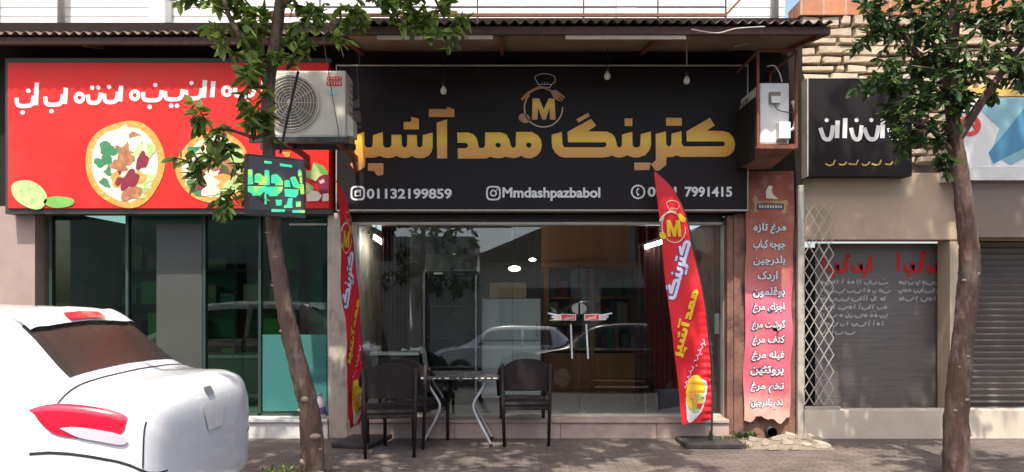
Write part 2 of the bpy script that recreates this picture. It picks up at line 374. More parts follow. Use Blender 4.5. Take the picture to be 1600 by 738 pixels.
# ------------------------------------------------------------------ lettering
FORMS = {'ا':(0xFE8D,0xFE8E),'آ':(0xFE81,0xFE82),'ب':(0xFE8F,0xFE90,0xFE91,0xFE92),'پ':(0xFB56,0xFB57,0xFB58,0xFB59),'ت':(0xFE95,0xFE96,0xFE97,0xFE98),
 'ج':(0xFE9D,0xFE9E,0xFE9F,0xFEA0),'چ':(0xFB7A,0xFB7B,0xFB7C,0xFB7D),'خ':(0xFEA5,0xFEA6,0xFEA7,0xFEA8),'د':(0xFEA9,0xFEAA),'ر':(0xFEAD,0xFEAE),'ز':(0xFEAF,0xFEB0),
 'ش':(0xFEB5,0xFEB6,0xFEB7,0xFEB8),'غ':(0xFECD,0xFECE,0xFECF,0xFED0),'ف':(0xFED1,0xFED2,0xFED3,0xFED4),'ق':(0xFED5,0xFED6,0xFED7,0xFED8),'ک':(0xFB8E,0xFB8F,0xFB90,0xFB91),
 'گ':(0xFB92,0xFB93,0xFB94,0xFB95),'ل':(0xFEDD,0xFEDE,0xFEDF,0xFEE0),'م':(0xFEE1,0xFEE2,0xFEE3,0xFEE4),'ن':(0xFEE5,0xFEE6,0xFEE7,0xFEE8),'و':(0xFEED,0xFEEE),
 'ه':(0xFEE9,0xFEEA,0xFEEB,0xFEEC),'ی':(0xFBFC,0xFBFD,0xFBFE,0xFBFF),'ئ':(0xFE89,0xFE8A,0xFE8B,0xFE8C)}
def fa(s):
    out = []
    for i, c in enumerate(s):
        if c not in FORMS: out.append(c); continue
        f = FORMS[c]
        prev = i > 0 and s[i-1] in FORMS and len(FORMS[s[i-1]]) == 4
        nxt = len(f) == 4 and i+1 < len(s) and s[i+1] in FORMS
        out.append(chr(f[3] if prev and nxt else f[2] if nxt else f[1] if prev else f[0]))
    return ''.join(reversed(out))
def text2d(body, bold=0.0):
    """outline text to flat faces; the lone ghayn is the joined form plus its own tail"""
    if '\ufecd' in body:
        pre = body[:body.index('\ufecd')]
        x0 = (max(v[0] for v in text2d(pre.strip(), bold)[0]) + .30) if pre.strip() else 0
        vs, fs, lift = text2d(body.replace('\ufecd', '\ufecf'), bold)
        tl = stroke([(p.x, p.y) for p in smoothpath([(x0+.10,.03,0),(x0-.0,-.05,0),(x0-.03,-.17,0),(x0+.06,-.27,0),(x0+.20,-.28,0),(x0+.33,-.22,0)], 4)], .085+bold)
        n = len(vs); tri = tessellate_polygon([[Vector((p[0], p[1], 0)) for p in tl]])
        return vs + tl, fs + [tuple(i+n for i in t) for t in tri], lift + [.001]*len(tl)
    c = bpy.data.curves.new('lettering_source', 'FONT'); c.body = body; c.size = 1; c.offset = bold; c.resolution_u = 4
    o = bpy.data.objects.new('lettering_source', c); COL.objects.link(o)
    dg = bpy.context.evaluated_depsgraph_get(); dg.update()
    me = bpy.data.meshes.new_from_object(o.evaluated_get(dg))
    vs = [(v.co.x, v.co.y) for v in me.vertices]; fs = [tuple(p.vertices) for p in me.polygons]
    bpy.data.objects.remove(o); bpy.data.curves.remove(c); bpy.data.meshes.remove(me)
    # islands get alternate heights so that joining letters never share a plane
    par = list(range(len(vs)))
    def fd(a):
        while par[a] != a: par[a] = par[par[a]]; a = par[a]
        return a
    for f in fs:
        for a in f[1:]: par[fd(a)] = fd(f[0])
    ids = {}
    lift = [ids.setdefault(fd(i), len(ids)) % 4 * .0005 for i in range(len(vs))]
    return vs, fs, lift
def text_on(mb, body, box, fn, bold=0.0):
    """fit the text to a box (x0, y0 lower, x1, y1 upper) and map (x, y, lift) through fn"""
    vs, fs, lift = text2d(body, bold)
    xs = [v[0] for v in vs]; ys = [v[1] for v in vs]
    ax, bx, ay, by = min(xs), max(xs), min(ys), max(ys); x0, y0, x1, y1 = box
    mb.add([fn(x0+(x1-x0)*(v[0]-ax)/(bx-ax), y0+(y1-y0)*(v[1]-ay)/(by-ay), l) for v, l in zip(vs, lift)], fs)
def px_text(mb, body, px0, py0, px1, py1, y, bold=0.0):
    text_on(mb, body, (px0, -py1, px1, -py0), lambda a, b, l: W(a, -b, y) - Vector((0, l, 0)), bold)
def poly(mb, loops, fn, thick=0):
    """flat shape with holes: loops of 2-D points mapped through fn; thick = depth towards +y"""
    pts = [p for lp in loops for p in lp]
    tri = tessellate_polygon([[Vector((p[0], p[1], 0)) for p in lp] for lp in loops])
    front = [fn(*p) for p in pts]; n = len(pts)
    mb.add(front, [tuple(t) for t in tri])
    if thick:
        back = [Vector(p) + Vector((0, thick, 0)) for p in front]; k = 0; fs = []
        for lp in loops:
            m = len(lp)
            for i in range(m):
                a, b = k+i, k+(i+1) % m; fs.append((a, b, b+n, a+n))
            k += m
        mb.add(front + back, fs)
def ell(cx, cy, rx, ry, n=24, rot=0, wob=0, seed=0):
    rnd = random.Random(seed); ph = rnd.random()*6
    out = []
    for k in range(n):
        t = 2*math.pi*k/n; r = 1 + wob*math.sin(3*t+ph) + wob*.6*math.sin(5*t+2*ph)
        a, b = rx*r*math.cos(t), ry*r*math.sin(t)
        out.append((cx + a*math.cos(rot) - b*math.sin(rot), cy + a*math.sin(rot) + b*math.cos(rot)))
    return out
def stroke(pts, wd):
    """outline of a poly-line with a width (number or list)"""
    pts = [Vector((p[0], p[1])) for p in pts]; n = len(pts); L, Rr = [], []
    ws = wd if isinstance(wd, (list, tuple)) else [wd]*n
    for i, p in enumerate(pts):
        d = (pts[min(i+1, n-1)] - pts[max(i-1, 0)]).normalized(); q = Vector((-d.y, d.x)) * ws[i]/2
        L.append(tuple(p+q)); Rr.append(tuple(p-q))
    return L + Rr[::-1]
def arc(cx, cy, r, a0, a1, n=20, ry=None):
    ry = ry or r
    return [(cx + r*math.cos(R(a0+(a1-a0)*k/n)), cy + ry*math.sin(R(a0+(a1-a0)*k/n))) for k in range(n+1)]
def zc(ox, oy, k, pts): return [(ox + p[0]/k, oy + p[1]/k) for p in pts]

K = 5.675
GA = [  # the four words' shapes, traced in picture coordinates of the sign: (loops)
 [zc(540,160,K,[(82,290),(165,262),(168,380),(185,400),(225,402),(240,380),(243,290),(330,265),(332,380),(350,402),(385,402),(405,385),(408,288),(495,288),(498,380),(515,402),(530,402),(545,385),(547,288),(632,290),(634,385),(650,402),(662,402),(682,385),(685,290),(772,268),(772,400),(762,440),(735,475),(690,495),(640,495),(605,487),(588,475),(560,490),(520,495),(480,488),(450,475),(425,487),(370,495),(330,487),(300,475),(255,490),(215,492),(176,490),(172,575),(92,620),(38,548),(85,512),(80,450)])],
 [zc(540,160,K,[(198,540),(335,540),(335,640),(295,652),(270,640),(255,612),(198,605)])],
 [zc(540,160,K,[(515,175),(570,175),(585,160),(578,128),(650,145),(650,240),(515,240)])],
 [zc(540,160,K,[(808,180),(900,152),(900,498),(812,498)])],
 [zc(540,160,K,[(738,60),(905,60),(895,38),(965,65),(965,130),(738,130)])],
 [zc(690,160,K,[(138,268),(240,268),(285,285),(310,315),(322,360),(325,385),(335,405),(370,405),(385,385),(387,268),(525,266),(575,285),(600,330),(612,380),(625,402),(645,402),(658,385),(660,263),(800,263),(850,290),(880,330),(889,380),(880,430),(850,470),(800,495),(750,495),(725,487),(706,474),(680,488),(640,495),(600,490),(568,482),(530,495),(480,495),(430,483),(395,498),(145,500),(142,408),(215,408),(232,395),(235,380),(225,365),(205,360),(142,358)]),
  zc(690,160,K,[(475,368),(500,358),(525,372),(520,395),(500,405),(482,390)]), zc(690,160,K,[(748,368),(775,355),(797,370),(793,395),(770,405),(752,390)])]]
GB = [
 [zc(855,160,K,[(40,288),(130,262),(135,370),(150,398),(500,400),(522,390),(528,372),(515,355),(185,355),(180,262),(390,147),(435,208),(358,257),(530,260),(575,280),(600,310),(615,360),(620,385),(635,402),(650,400),(662,385),(664,285),(755,262),(757,380),(775,400),(805,400),(825,385),(830,283),(920,258),(921,380),(905,430),(868,470),(810,490),(760,488),(735,480),(710,468),(690,480),(650,490),(610,488),(575,470),(550,482),(500,490),(150,490),(110,480),(70,445),(45,400),(40,350)])],
 [zc(855,160,K,[(258,150),(365,93),(378,122),(278,180)])],
 [zc(855,160,K,[(686,143),(755,143),(755,210),(688,210)])],
 [zc(855,160,K,[(772,535),(918,535),(905,600),(775,603)])],
 [zc(1000,160,K,[(140,280),(230,258),(233,375),(250,392),(265,390),(278,370),(280,278),(368,255),(370,370),(390,392),(740,390),(755,375),(750,355),(735,347),(415,347),(412,258),(620,138),(664,205),(590,252),(740,255),(790,270),(830,315),(845,370),(835,425),(800,465),(755,483),(370,485),(345,478),(325,470),(290,485),(235,487),(232,555),(170,605),(135,605),(98,548),(140,515)])],
 [zc(1000,160,K,[(230,138),(370,138),(370,207),(232,207)])]]
EK = 6.419
def ez(pts): return zc(780, 95, EK, pts)
EM_M = ez([(335,378),(400,378),(448,490),(495,378),(555,378),(565,592),(510,592),(505,470),(470,590),(430,590),(392,470),(383,590),(328,592)])
EM_RING = [stroke(ez(arc(443,472,193,-2,168,24)), 1.9), stroke(ez(arc(443,472,190,165,222,10)), 2.2)]
EM_HANDLE = [stroke(ez(smoothpath([(225,392,0),(300,320,0),(390,275,0),(460,278,0),(520,305,0)],5)), [4.4]*6+[3.8]*6+[2.2]*9)]
EM_SPOON = [ell(780+252/EK, 95+577/EK, 9.2, 7.2, 18, .35)]
EM_FORK = [ez([(515,302),(570,292),(610,322),(660,365),(650,380),(610,350),(604,357),(643,390),(634,402),(596,368),(590,376),(625,413),(570,392),(535,355)])]
EM_HAT = [stroke(ez(smoothpath([(400,250,0),(375,205,0),(358,165,0),(395,140,0),(460,130,0),(545,152,0),(563,205,0),(530,235,0),(500,278,0)],4)), 1.0),
          stroke(ez([(388,240),(520,236)]), .8), stroke(ez([(400,258),(500,270)]), .8)] + [stroke(ez([(q,240),(q+4,215)]), .7) for q in (430,455,480)]

# ------------------------------------------------------------------ ground, road, pavements
kind(MB().add([(-300,-300,-.16),(300,-300,-.16),(300,300,-.16),(-300,300,-.16)], [(0,1,2,3)]).build('ground', M['soil']), 'structure')
kind(MB().add([(-120,-10.4,-.13),(120,-10.4,-.13),(120,-1.95,-.13),(-120,-1.95,-.13)], [(0,1,2,3)]).build('road', M['asphalt']), 'structure')
kind(MB().box((-60,-1.82,-.3),(60,.02,0)).build('pavement', M['pave']), 'structure')
kind(MB().box((-60,-1.98,-.3),(60,-1.823,.012)).build('kerb', M['concrete'], bevel=.012), 'structure')
kind(MB().box((-60,-13.2,-.3),(60,-10.4,0)).build('far_pavement', M['pave']), 'structure')

# ------------------------------------------------------------------ main building: white upper storey over the shop
bld = thing('apartment_building', 'building with white clad upper storey above the black sign shop', 'building', (0.3, .3, 0))
m = MB()
zz = 4.0
while zz < 7.6:                                        # lapped horizontal cladding
    m.add([(-9,.30,zz),(3.06,.30,zz),(3.06,.306,zz+.096),(-9,.306,zz+.096),(-9,.312,zz),(3.06,.312,zz)], [(0,1,2,3),(0,4,5,1)]); zz += .096
m.box((-9,.345,4.0),(3.06,.6,7.7))
m.build('upper_wall', M['white_wall'], bld)
for px0, px1, dy in ((963,993,.16),(-40,-12,.16),(238,262,.16)):
    MB().box((X(px0,.2),.3-dy,4.2),(X(px1,.2),.297,7.6)).build('pilaster', M['white_wall'], bld)
for px in (1211, 96):
    MB().tube([(X(px,.22),.22,4.1),(X(px,.22),.22,7.6)], .04, 10).build('downpipe', M['plaster'], bld, smooth=True)
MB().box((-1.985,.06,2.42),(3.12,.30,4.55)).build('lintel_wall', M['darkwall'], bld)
lp = MB().box((-1.97,-.03,0),(-1.765,3.9,2.42)); lp.build('door_pillar', M['beige_stone'], bld, bevel=.01)
MB().box((2.40,.02,0),(3.10,3.9,2.42)).box((2.33,.035,0),(2.397,3.9,2.40)).build('side_pillar', M['rust_wall'], bld)
MB().box((-1.763,3.8,.2),(2.328,4.0,3.2)).build('back_wall', M['inner_wall'], bld)
MB().box((-1.763,.302,3.0),(2.328,3.8,3.1)).build('ceiling', M['inner_wall'], bld)
MB().box((-1.763,.02,0.0),(2.328,3.8,.168)).build('floor', M['inner_floor'], bld)
st = MB()
for a, b in ((-1.762,-.62),(-.616,.52),(.524,1.55),(1.554,2.33)):
    st.box((a,-.03,0.0),(b,.016,.165))
st.build('step_front', M['pink_stone'], bld, bevel=.004)
MB().box((-1.762,-.05,.1685),(2.328,.34,.203)).build('step_tread', M['pink_stone'], bld, bevel=.006)
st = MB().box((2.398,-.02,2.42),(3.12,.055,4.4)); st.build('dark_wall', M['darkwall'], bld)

# railing on the balcony edge
rail = thing('balcony_railing', 'thin rusty rail running above the corrugated awning', 'railing', (0,-.6,4.1))
y = -.6
m = MB().bar(W(380,24,y), W(1134,24,y), .025, .03); m.build('bottom_rail', M['rust'], rail)
MB().bar(W(380,11,y), W(1134,11,y), .012, .012).bar(W(380,-14,y), W(1134,-14,y), .012, .012).build('thin_rail', M['black_plate'], rail)
for px in (500,620,746,912,1028,1134):
    MB().bar(W(px,-60,y), W(px,36,y), .014).build('post', M['black_plate'], rail)
MB().bar(W(1134,24,y), W(1156,0,y), .02).bar(W(1156,0,y), W(1190,-40,y), .02).build('brace', M['rust'], rail)

# ------------------------------------------------------------------ corrugated awnings
def awning(name, label, x0, x1, zf, zb, yf, batt):
    t = thing(name, label, 'awning', ((x0+x1)/2, yf/2, zf))
    n = int((x1-x0)/.0125); vs, fs = [], []
    for i in range(n+1):
        x = x0+(x1-x0)*i/n; dz = .018*math.sin(2*math.pi*x/.1)
        for yy, zq in ((yf-.05, zf+.055), (.05, zb+.075)):
            for e in (0, -.004): vs.append((x, yy, zq+dz+e+(.006*math.sin(x*1.7))))
    for i in range(n):
        a = i*4; b = a+4
        fs += [(a,b,b+2,a+2),(a+1,a+3,b+3,b+1),(a,a+1,b+1,b),(a+2,b+2,b+3,a+3)]
    MB().add(vs, fs).build('roof_sheet', M['awning'], t, smooth=False)
    MB().box((x0,yf,zf-.045),(x1,yf+.05,zf+.028)).build('front_beam', M['beam'], t, bevel=.004)
    s = MB().add([(x0,yf+.052,zf-.01),(x1,yf+.052,zf-.01),(x1,.05,zb),(x0,.05,zb),(x0,yf+.052,zf+.01),(x1,yf+.052,zf+.01),(x1,.05,zb+.02),(x0,.05,zb+.02)],
        [(0,1,2,3),(7,6,5,4),(0,4,5,1),(2,6,7,3)])
    s.build('lining', M['soffit'], t)
    nb = max(2, int((x1-x0)/1.3))
    for i in range(nb+1):
        x = x0+.05+(x1-x0-.1)*i/nb
        MB().bar((x,yf+.055,zf-.03),(x,.05,zb-.025), .04, .04).build('rafter', M['rust'], t)
    for a, b, dz in batt:
        MB().box((a,yf+.02,zf-.085+dz),(b,yf+.045,zf-.047+dz)).build('batten', M['batten'], t, bevel=.003)
    return t
yf = -1.05
aw = awning('awning', 'rusty corrugated awning over the black shop sign', X(520,yf), X(1298,yf), Z(46,yf), 4.18, yf,
   [(X(588,yf),X(660,yf),0),(X(661,yf),X(770,yf),.004),(X(884,yf),X(1073,yf),.002)])
yf2 = -.34
aw2 = awning('awning', 'shallow brown awning over the red sign of the left shop', -7.2, X(517,yf), Z(62,yf2), 4.25, yf2, [])

# ------------------------------------------------------------------ shopfront glazing of the main shop
sf = thing('shopfront', 'clear glass shopfront with white door handles under the black sign', 'shop window', (.3,.2,.2))
yg = .2
zt = Z(352, yg)
MB().box((-1.76,.15,zt),(2.325,.27,zt+.03)).build('top_rail', M['alu'], sf, bevel=.004)
MB().box((-1.76,.17,zt+.032),(2.325,.25,2.44)).build('transom', M['dark_frame'], sf)
MB().box((-1.763,.14,.204),(-1.70,.26,zt-.002)).build('jamb', M['alu'], sf, bevel=.004)
MB().box((X(1128,yg),.14,.204),(X(1139,yg),.26,zt-.002)).build('jamb', M['alu'], sf, bevel=.004)
MB().box((X(1142,yg),.12,.204),(2.326,.24,zt-.002)).build('jamb', M['rust_wall'], sf)
MB().box((-1.69,.17,.204),(X(1126,yg),.25,.224)).build('bottom_track', M['alu'], sf)
TILT = Matrix.Rotation(R(-1.75), 3, 'X')
def pane(px0, px1, dy, name, parent):
    a, b = X(px0,yg), X(px1,yg)
    return MB().box((a,.2+dy-.004,.226),(b,.2+dy+.004,zt-.003), TILT, (0,.2+dy,.226)).build(name, M['glass'], parent)
pane(561, 801, .03, 'pane', sf); pane(1008, 1127, .03, 'pane', sf)
def gy(z, dy): return .2 + dy + (z-.226)*math.tan(R(1.75))        # y of the leaning glass at a height
def on_glass(px, py, dy, proud=.006):
    yy = .2 + dy
    for _ in range(3): yy = gy(Z(py, yy), dy) - proud
    return W(px, py, yy)
SHIRT = fa('کشویی')
for sgn, p0, p1, hx in ((-1, 800, 904.3, 893), (1, 905.7, 1010, 918)):
    dr = pane(p0, p1, -.012, 'glass_door', sf)
    dy = -.012
    h = MB()
    tp, bt = on_glass(hx-1 if sgn < 0 else hx-2, 507, dy, .04), on_glass(hx+1, 561, dy, .04)
    h.bar(tp, bt, .019, .019)
    for q in (.12, .88):
        pz = tp.lerp(bt, q); h.bar(pz, pz+Vector((0,.036,0)), .016)
    h.build('handle', M['clear_plastic'], dr, bevel=.004)
    lk = [(903.5 if sgn < 0 else 906.5, 494)] + [(905+sgn*(1.5+10*math.sin(R(a))), 482.5-8.5*math.cos(R(a))) for a in range(180, -1, -15)]
    m = MB(); poly(m, [lk], lambda a, b: on_glass(a, b, dy, .012), .01); m.build('lock_plate', M['lock'], dr)
    # pull sign: a pointing hand with a red word field
    def fx(a): return 905 + sgn*(a-905)
    hand = [(913,491.5),(935,490.5),(940,491.5),(956,488.6),(957.5,490.2),(947,493),(951.5,494.6),(950.5,496.4),(946,496.6),(949,498.6),(946,500.2),(938,500.6),(913,500.8)]
    m = MB(); poly(m, [[(fx(a)+(3 if sgn<0 else 0), b) for a, b in hand]], lambda a, b: on_glass(a, b, dy, .007), .002); s = m.build('sticker', M['white_print'], dr)
    m = MB(); poly(m, [[(fx(a)+(3 if sgn<0 else 0), b) for a, b in ((914,492.3),(936,491.6),(935.4,500),(914,500))]], lambda a, b: on_glass(a, b, dy, .0085), .001); m.build('red_field', M['red_sticker'], s)
    m = MB(); c0 = fx(924)+(3 if sgn<0 else 0)
    text_on(m, SHIRT, (c0-8, -499.5, c0+8, -493), lambda a, b, l: on_glass(a, -b, dy, .0095+l), .02); m.build('lettering', M['white_print'], s)
    m = MB()
    for q in (494.6, 497.4): poly(m, [[(fx(938)+(3 if sgn<0 else 0), q), (fx(948)+(3 if sgn<0 else 0), q-.4), (fx(948)+(3 if sgn<0 else 0), q+.3), (fx(938)+(3 if sgn<0 else 0), q+.7)]], lambda a, b: on_glass(a, b, dy, .0085), .001)
    m.build('finger_line', M['red_sticker'], s)

# ------------------------------------------------------------------ the black sign
ys = -.10
sg = thing('shop_sign', 'long black shop sign with large gold Persian lettering', 'sign', (X(846,ys),ys,2.44))
MB().box((X(526.5,ys),ys,Z(327.5,ys)),(X(1167,ys),.05,Z(104,ys))).build('sign_board', M['sign_black'], sg, bevel=.004)
fr = MB(); x0, x1, za, zb = X(525,ys), X(1169,ys), Z(329.5,ys), Z(101.8,ys)
for lo, hi in (((x0,ys-.008,za),(x1,.04,Z(327.8,ys))),((x0,ys-.008,Z(103.6,ys)),(x1,.04,zb))):
    fr.box(lo, hi)
fr.box((x0,ys-.008,Z(327.6,ys)),(X(526.3,ys),.04,Z(103.8,ys))).box((X(1167.6,ys),ys-.006,Z(327.6,ys)),(x1,.04,Z(103.8,ys)))
fr.build('sign_edge', M['alu'], sg)
yl = ys-.004
fl = lambda a, b: W(a, b, yl)
m = MB()
for g in GA+GB: poly(m, g, fl, .003)
m.build('gold_lettering', M['gold'], sg)
em = MB(); poly(em, [EM_M], fl, .003); em = em.build('emblem_letter', M['gold_em'], sg)
em["label"] = 'gold letter M inside a ring'
for nm, shp, mt in (('emblem_ring', EM_RING, 'gold_line'), ('emblem_fork', [EM_HANDLE[0]], 'copper'), ('emblem_spoon', EM_SPOON, 'copper'), ('chef_hat', EM_HAT, 'white_print')):
    m = MB()
    for q, s in enumerate(shp): poly(m, [s], lambda a, b, q=q: W(a, b, yl+.0004*q), .002)
    if nm == 'emblem_fork': poly(m, EM_FORK, lambda a, b: W(a, b, yl-.001), .002)
    m.build(nm, M[mt], sg)
m = MB()
px_text(m, '01132199859', 573, 295, 706, 311, yl, .03)
m.build('phone_number', M['white_print'], sg)
m = MB(); px_text(m, 'Mmdashpazbabol', 785, 293, 938, 314, yl, .03); m.build('account_name', M['white_print'], sg)
m = MB(); px_text(m, '0911', 1012, 292, 1057, 308, yl, .03); px_text(m, '7991415', 1070, 292, 1144, 308, yl, .03); m.build('phone_number', M['white_print'], sg)
def ring(px, py, r1, r2, sq=False):
    if sq:
        def rs(r): return [(px+r*math.copysign(abs(math.cos(t))**.55, math.cos(t)), py+r*math.copysign(abs(math.sin(t))**.55, math.sin(t))) for t in [2*math.pi*k/32 for k in range(32)]]
        return [rs(r1), rs(r2)]
    return [ell(px, py, r1, r1, 28), ell(px, py, r2, r2, 28)]
m = MB(); poly(m, ring(559, 302, 11.3, 8.6, True), fl, .002)
poly(m, [[(554,299),(558,296.5),(564,296.5),(564,307),(554,307)], [(556,301),(562,301),(562,305),(556,305)]], fl, .002); m.build('phone_icon', M['white_print'], sg)
m = MB(); poly(m, ring(771, 302, 11.3, 8.9, True), fl, .002); poly(m, ring(771, 302, 5.4, 3.2), fl, .002); poly(m, [ell(776.4, 296.6, 1.2, 1.2, 10)], fl, .002); m.build('camera_icon', M['white_print'], sg)
m = MB(); poly(m, ring(997, 300, 11.3, 8.8), fl, .002); poly(m, [stroke(arc(1000.5, 300, 5.6, 115, 245, 10), [3.6,3.4,2.2,1.8,1.8,1.8,1.8,1.8,2.2,3.4,3.6])], fl, .002); m.build('handset_icon', M['white_print'], sg)

# bulbs hanging in front of the sign
def bulb(px, py, top, label):
    yb = -.33; c = W(px, py, yb)
    t = thing('light_bulb', label, 'light bulb', c, 'bare bulbs hanging before the black sign')
    prof = [(.006,-.052),(.022,-.046),(.031,-.03),(.033,-.014),(.029,.002),(.02,.018),(.0155,.03)]
    MB().lathe(prof, c, 'z', 16).build('bulb', M['bulb'], t, smooth=True)
    MB().lathe([(.0165,.031),(.0175,.034),(.0175,.066),(.008,.074)], c, 'z', 12).build('socket', M['dark_frame'], t)
    MB().tube(smoothpath([c+Vector((0,0,.07)), c+Vector((.008,.01,.16)), Vector((c.x+.004, yb, top))]), .0035, 6).build('cord', M['black_rubber'], t)
bulb(693, 140, 4.09, 'lone white bulb hanging above the left half of the black sign')
bulb(949, 117, 4.09, 'white bulb hanging just right of the chef hat emblem')
bulb(1073, 124, 4.09, 'white bulb hanging above the right end of the gold lettering')

# ------------------------------------------------------------------ inside the main shop
t = thing('display_fridge', 'tall black display fridge with a steel top behind the glass', 'fridge', (-.74,1.5,.17))
y = 1.2
a, b = X(664,y), X(746,y)
MB().box((a,y+.02,.17),(b,y+.7,Z(427,y))).build('cabinet', M['black_gloss'], t, bevel=.01)
MB().add([(a,y-.02,Z(424,y)),(b,y-.02,Z(424,y)),(b,y+.10,Z(396,y)),(a,y+.10,Z(396,y)),(a,y+.7,Z(424,y)),(b,y+.7,Z(424,y)),(b,y+.7,Z(396,y)),(a,y+.7,Z(396,y))],
  [(0,1,2,3),(1,5,6,2),(4,0,3,7),(3,2,6,7),(0,4,5,1),(4,7,6,5)]).build('steel_canopy', M['steel'], t, bevel=.006)
MB().bar((a-.012,y,.2),(a-.012,y,Z(424,y)), .022).build('edge_trim', M['steel'], t)
MB().bar((b-.02,y,.2),(b-.02,y,Z(430,y)), .018).build('edge_trim', M['steel'], t)
MB().box((X(678,y),y-.026,Z(429,y)),(X(692,y),y-.0,Z(425.5,y))).build('badge', M['white_print'], t)
for zq in (.6,1.0,1.4): MB().box((a+.03,y+.004,zq),(b-.05,y+.018,zq+.012)).build('shelf_edge', M['dark_frame'], t)

t = thing('white_freezer', 'white upright freezer behind the shop glass beside the black fridge', 'freezer', (0,1.6,.17))
y = 1.45; a, b = X(752,y), X(845,y)
MB().box((a,y+.03,.22),(b,y+.7,Z(467,y))).build('cabinet', M['white_fridge'], t, bevel=.015)
MB().box((a+.005,y,.26),(b-.005,y+.027,.95)).build('lower_door', M['white_fridge'], t, bevel=.01)
MB().box((a+.005,y,.965),(b-.005,y+.027,Z(469,y))).build('upper_door', M['white_fridge'], t, bevel=.01)
MB().bar((b-.05,y-.02,1.0),(b-.05,y-.02,1.2), .02, .02).build('handle', M['grey_plastic'], t)
MB().box((a+.03,y+.05,.17),(b-.03,y+.66,.219)).build('plinth', M['dark_frame'], t)
tag(MB().box((X(765,1.55),1.5,Z(466,1.45)+.002),(X(822,1.55),1.95,Z(466,1.45)+.20)).build('cardboard_box', M['cardboard'], bevel=.004), 'closed tan cardboard box on top of the white freezer', 'box')

t = thing('wooden_cabinet', 'brown wooden cabinet with dark glass doors behind the entrance', 'cabinet', (.9,2.7,.17))
y = 2.45; a, b = X(851,y), X(1000,y); zt2 = Z(418,y)
MB().box((a,y+.44,.17),(b,y+.46,zt2)).build('back_panel', M['inner_dark'], t)
for q in (a, b-.06): MB().box((q,y,.17),(q+.06,y+.438,zt2)).build('side_panel', M['wood'], t, bevel=.004)
mid = (a+b)/2
MB().box((a-.03,y-.03,zt2+.001),(b+.03,y+.46,zt2+.07)).build('top_panel', M['wood'], t, bevel=.006)
for zq in (.17, .75, 1.12, 1.5): MB().box((a+.062,y+.01,zq),(b-.062,y+.43,zq+.03)).build('shelf', M['wood'], t)
MB().box((mid-.03,y-.001,.2),(mid+.03,y+.06,zt2-.002)).build('mullion', M['wood'], t)
for u, v in ((a+.064,mid-.034),(mid+.034,b-.064)):
    d = MB().box((u,y+.004,.24),(v,y+.012,zt2-.01)).build('glass_door', M['glass'], t)
    MB().box((u,y-.012,.2),(v,y+.02,.72)).build('lower_door', M['wood'], t, bevel=.004)
rnd = random.Random(5)
cols = [((.30,.03,.03),'red'),((.04,.18,.08),'green'),((.5,.42,.3),'cream'),((.06,.09,.2),'blue'),((.35,.14,.04),'brown'),((.13,.13,.12),'grey')]
cm = [mat(n+' packet', c, .5) for c, n in cols]
for zq in (.78,1.15,1.53):
    xx = a+.09
    while xx < b-.14:
        wd = rnd.uniform(.05,.12); hh = rnd.uniform(.18,.32); k = rnd.randrange(6)
        o = MB().box((xx,y+.12,zq+.001),(xx+wd*.94,y+.3,zq+hh)).build('packet', cm[k], bevel=.003)
        tag(o, cols[k][1]+' upright packet on a shelf of the brown wooden cabinet', 'packet', cols[k][1]+' packets in the wooden cabinet')
        xx += wd + rnd.choice((0,.004,.05))
t = thing('wood_wall_panel', 'orange brown slatted wood panelling above the wooden cabinet', 'wall panel', (.9,3.0,1.9))
for k in range(12):
    x = X(846,3.0)+k*.108
    MB().box((x,2.96,1.9),(x+.118,3.03,2.98)).build('slat', M['wood_light'], t, bevel=.004)
def curtain(px0, px1, y, label):
    a, b = X(px0,y), X(px1,y); n = 40; vs, fs = [], []
    for i in range(n+1):
        x = a+(b-a)*i/n
        for zq in (.22, 1.2, 2.9): vs.append((x, y+.035*math.sin(i*1.15)+.012*math.sin(i*2.3+zq), zq))
    for i in range(n):
        for j in range(2): q = i*3+j; fs.append((q,q+3,q+4,q+1))
    t = thing('curtain', label, 'curtain', ((a+b)/2,y,.2))
    MB().add(vs, fs).build('cloth', M['maroon_cloth'], t, smooth=True)
    MB().tube([(a-.05,y,2.92),(b+.05,y,2.92)], .015).build('rod', M['steel'], t)
curtain(596, 640, .75, 'dark maroon curtain behind the left shop pane')
curtain(992, 1050, .95, 'dark maroon curtain behind the right door and red flag')
def tube_light(p0, p1, label):
    t = thing('tube_light', label, 'lamp', p0, None)
    d = (p1-p0).normalized()
    MB().tube([p0,p1], .022, 10).build('tube', M['tube_on'], t, smooth=True)
    up = Vector((0,0,.035))
    MB().bar(p0+up-d*.03, p1+up+d*.03, .07, .03).build('fitting', M['white_plastic'], t)
    for e in (p0, p1): MB().box(e-Vector((.02,.02,.03)), e+Vector((.02,.02,.03))).build('end_cap', M['white_plastic'], t)
    for q in (.2,.8):
        p = p0.lerp(p1,q)+up*1.3; MB().bar(p, Vector((p.x,p.y,2.999)), .012).build('hanger', M['steel'], t)
tube_light(W(581,369,.55), W(612,389,1.15), 'lit white tube lamp hanging behind the left end of the glass')
tube_light(W(1003,388,1.0), W(1042,376,.62), 'lit white tube lamp hanging partly behind the red flag')
def pendant(px, py, y, r, label):
    c = W(px,py,y); t = thing('pendant_lamp', label, 'lamp', c, 'lit oval pendant lamps in the shop')
    MB().sphere(c, r, 16, 8, (1,1,.45)).build('shade', M['lamp_on'], t, smooth=True)
    MB().tube([c+Vector((0,0,r*.44)), Vector((c.x,c.y,2.999))], .004, 6).build('cord', M['black_rubber'], t)
pendant(804, 420, 2.2, .085, 'larger lit oval pendant lamp above the white freezer')
pendant(832, 406, 2.3, .05, 'smaller lit oval pendant lamp left of the wooden cabinet')
t = thing('counter', 'dark counter with a white worktop inside the left shop window', 'counter', (-1.1,1.0,.17))
a, b = -1.66, X(660,.9)
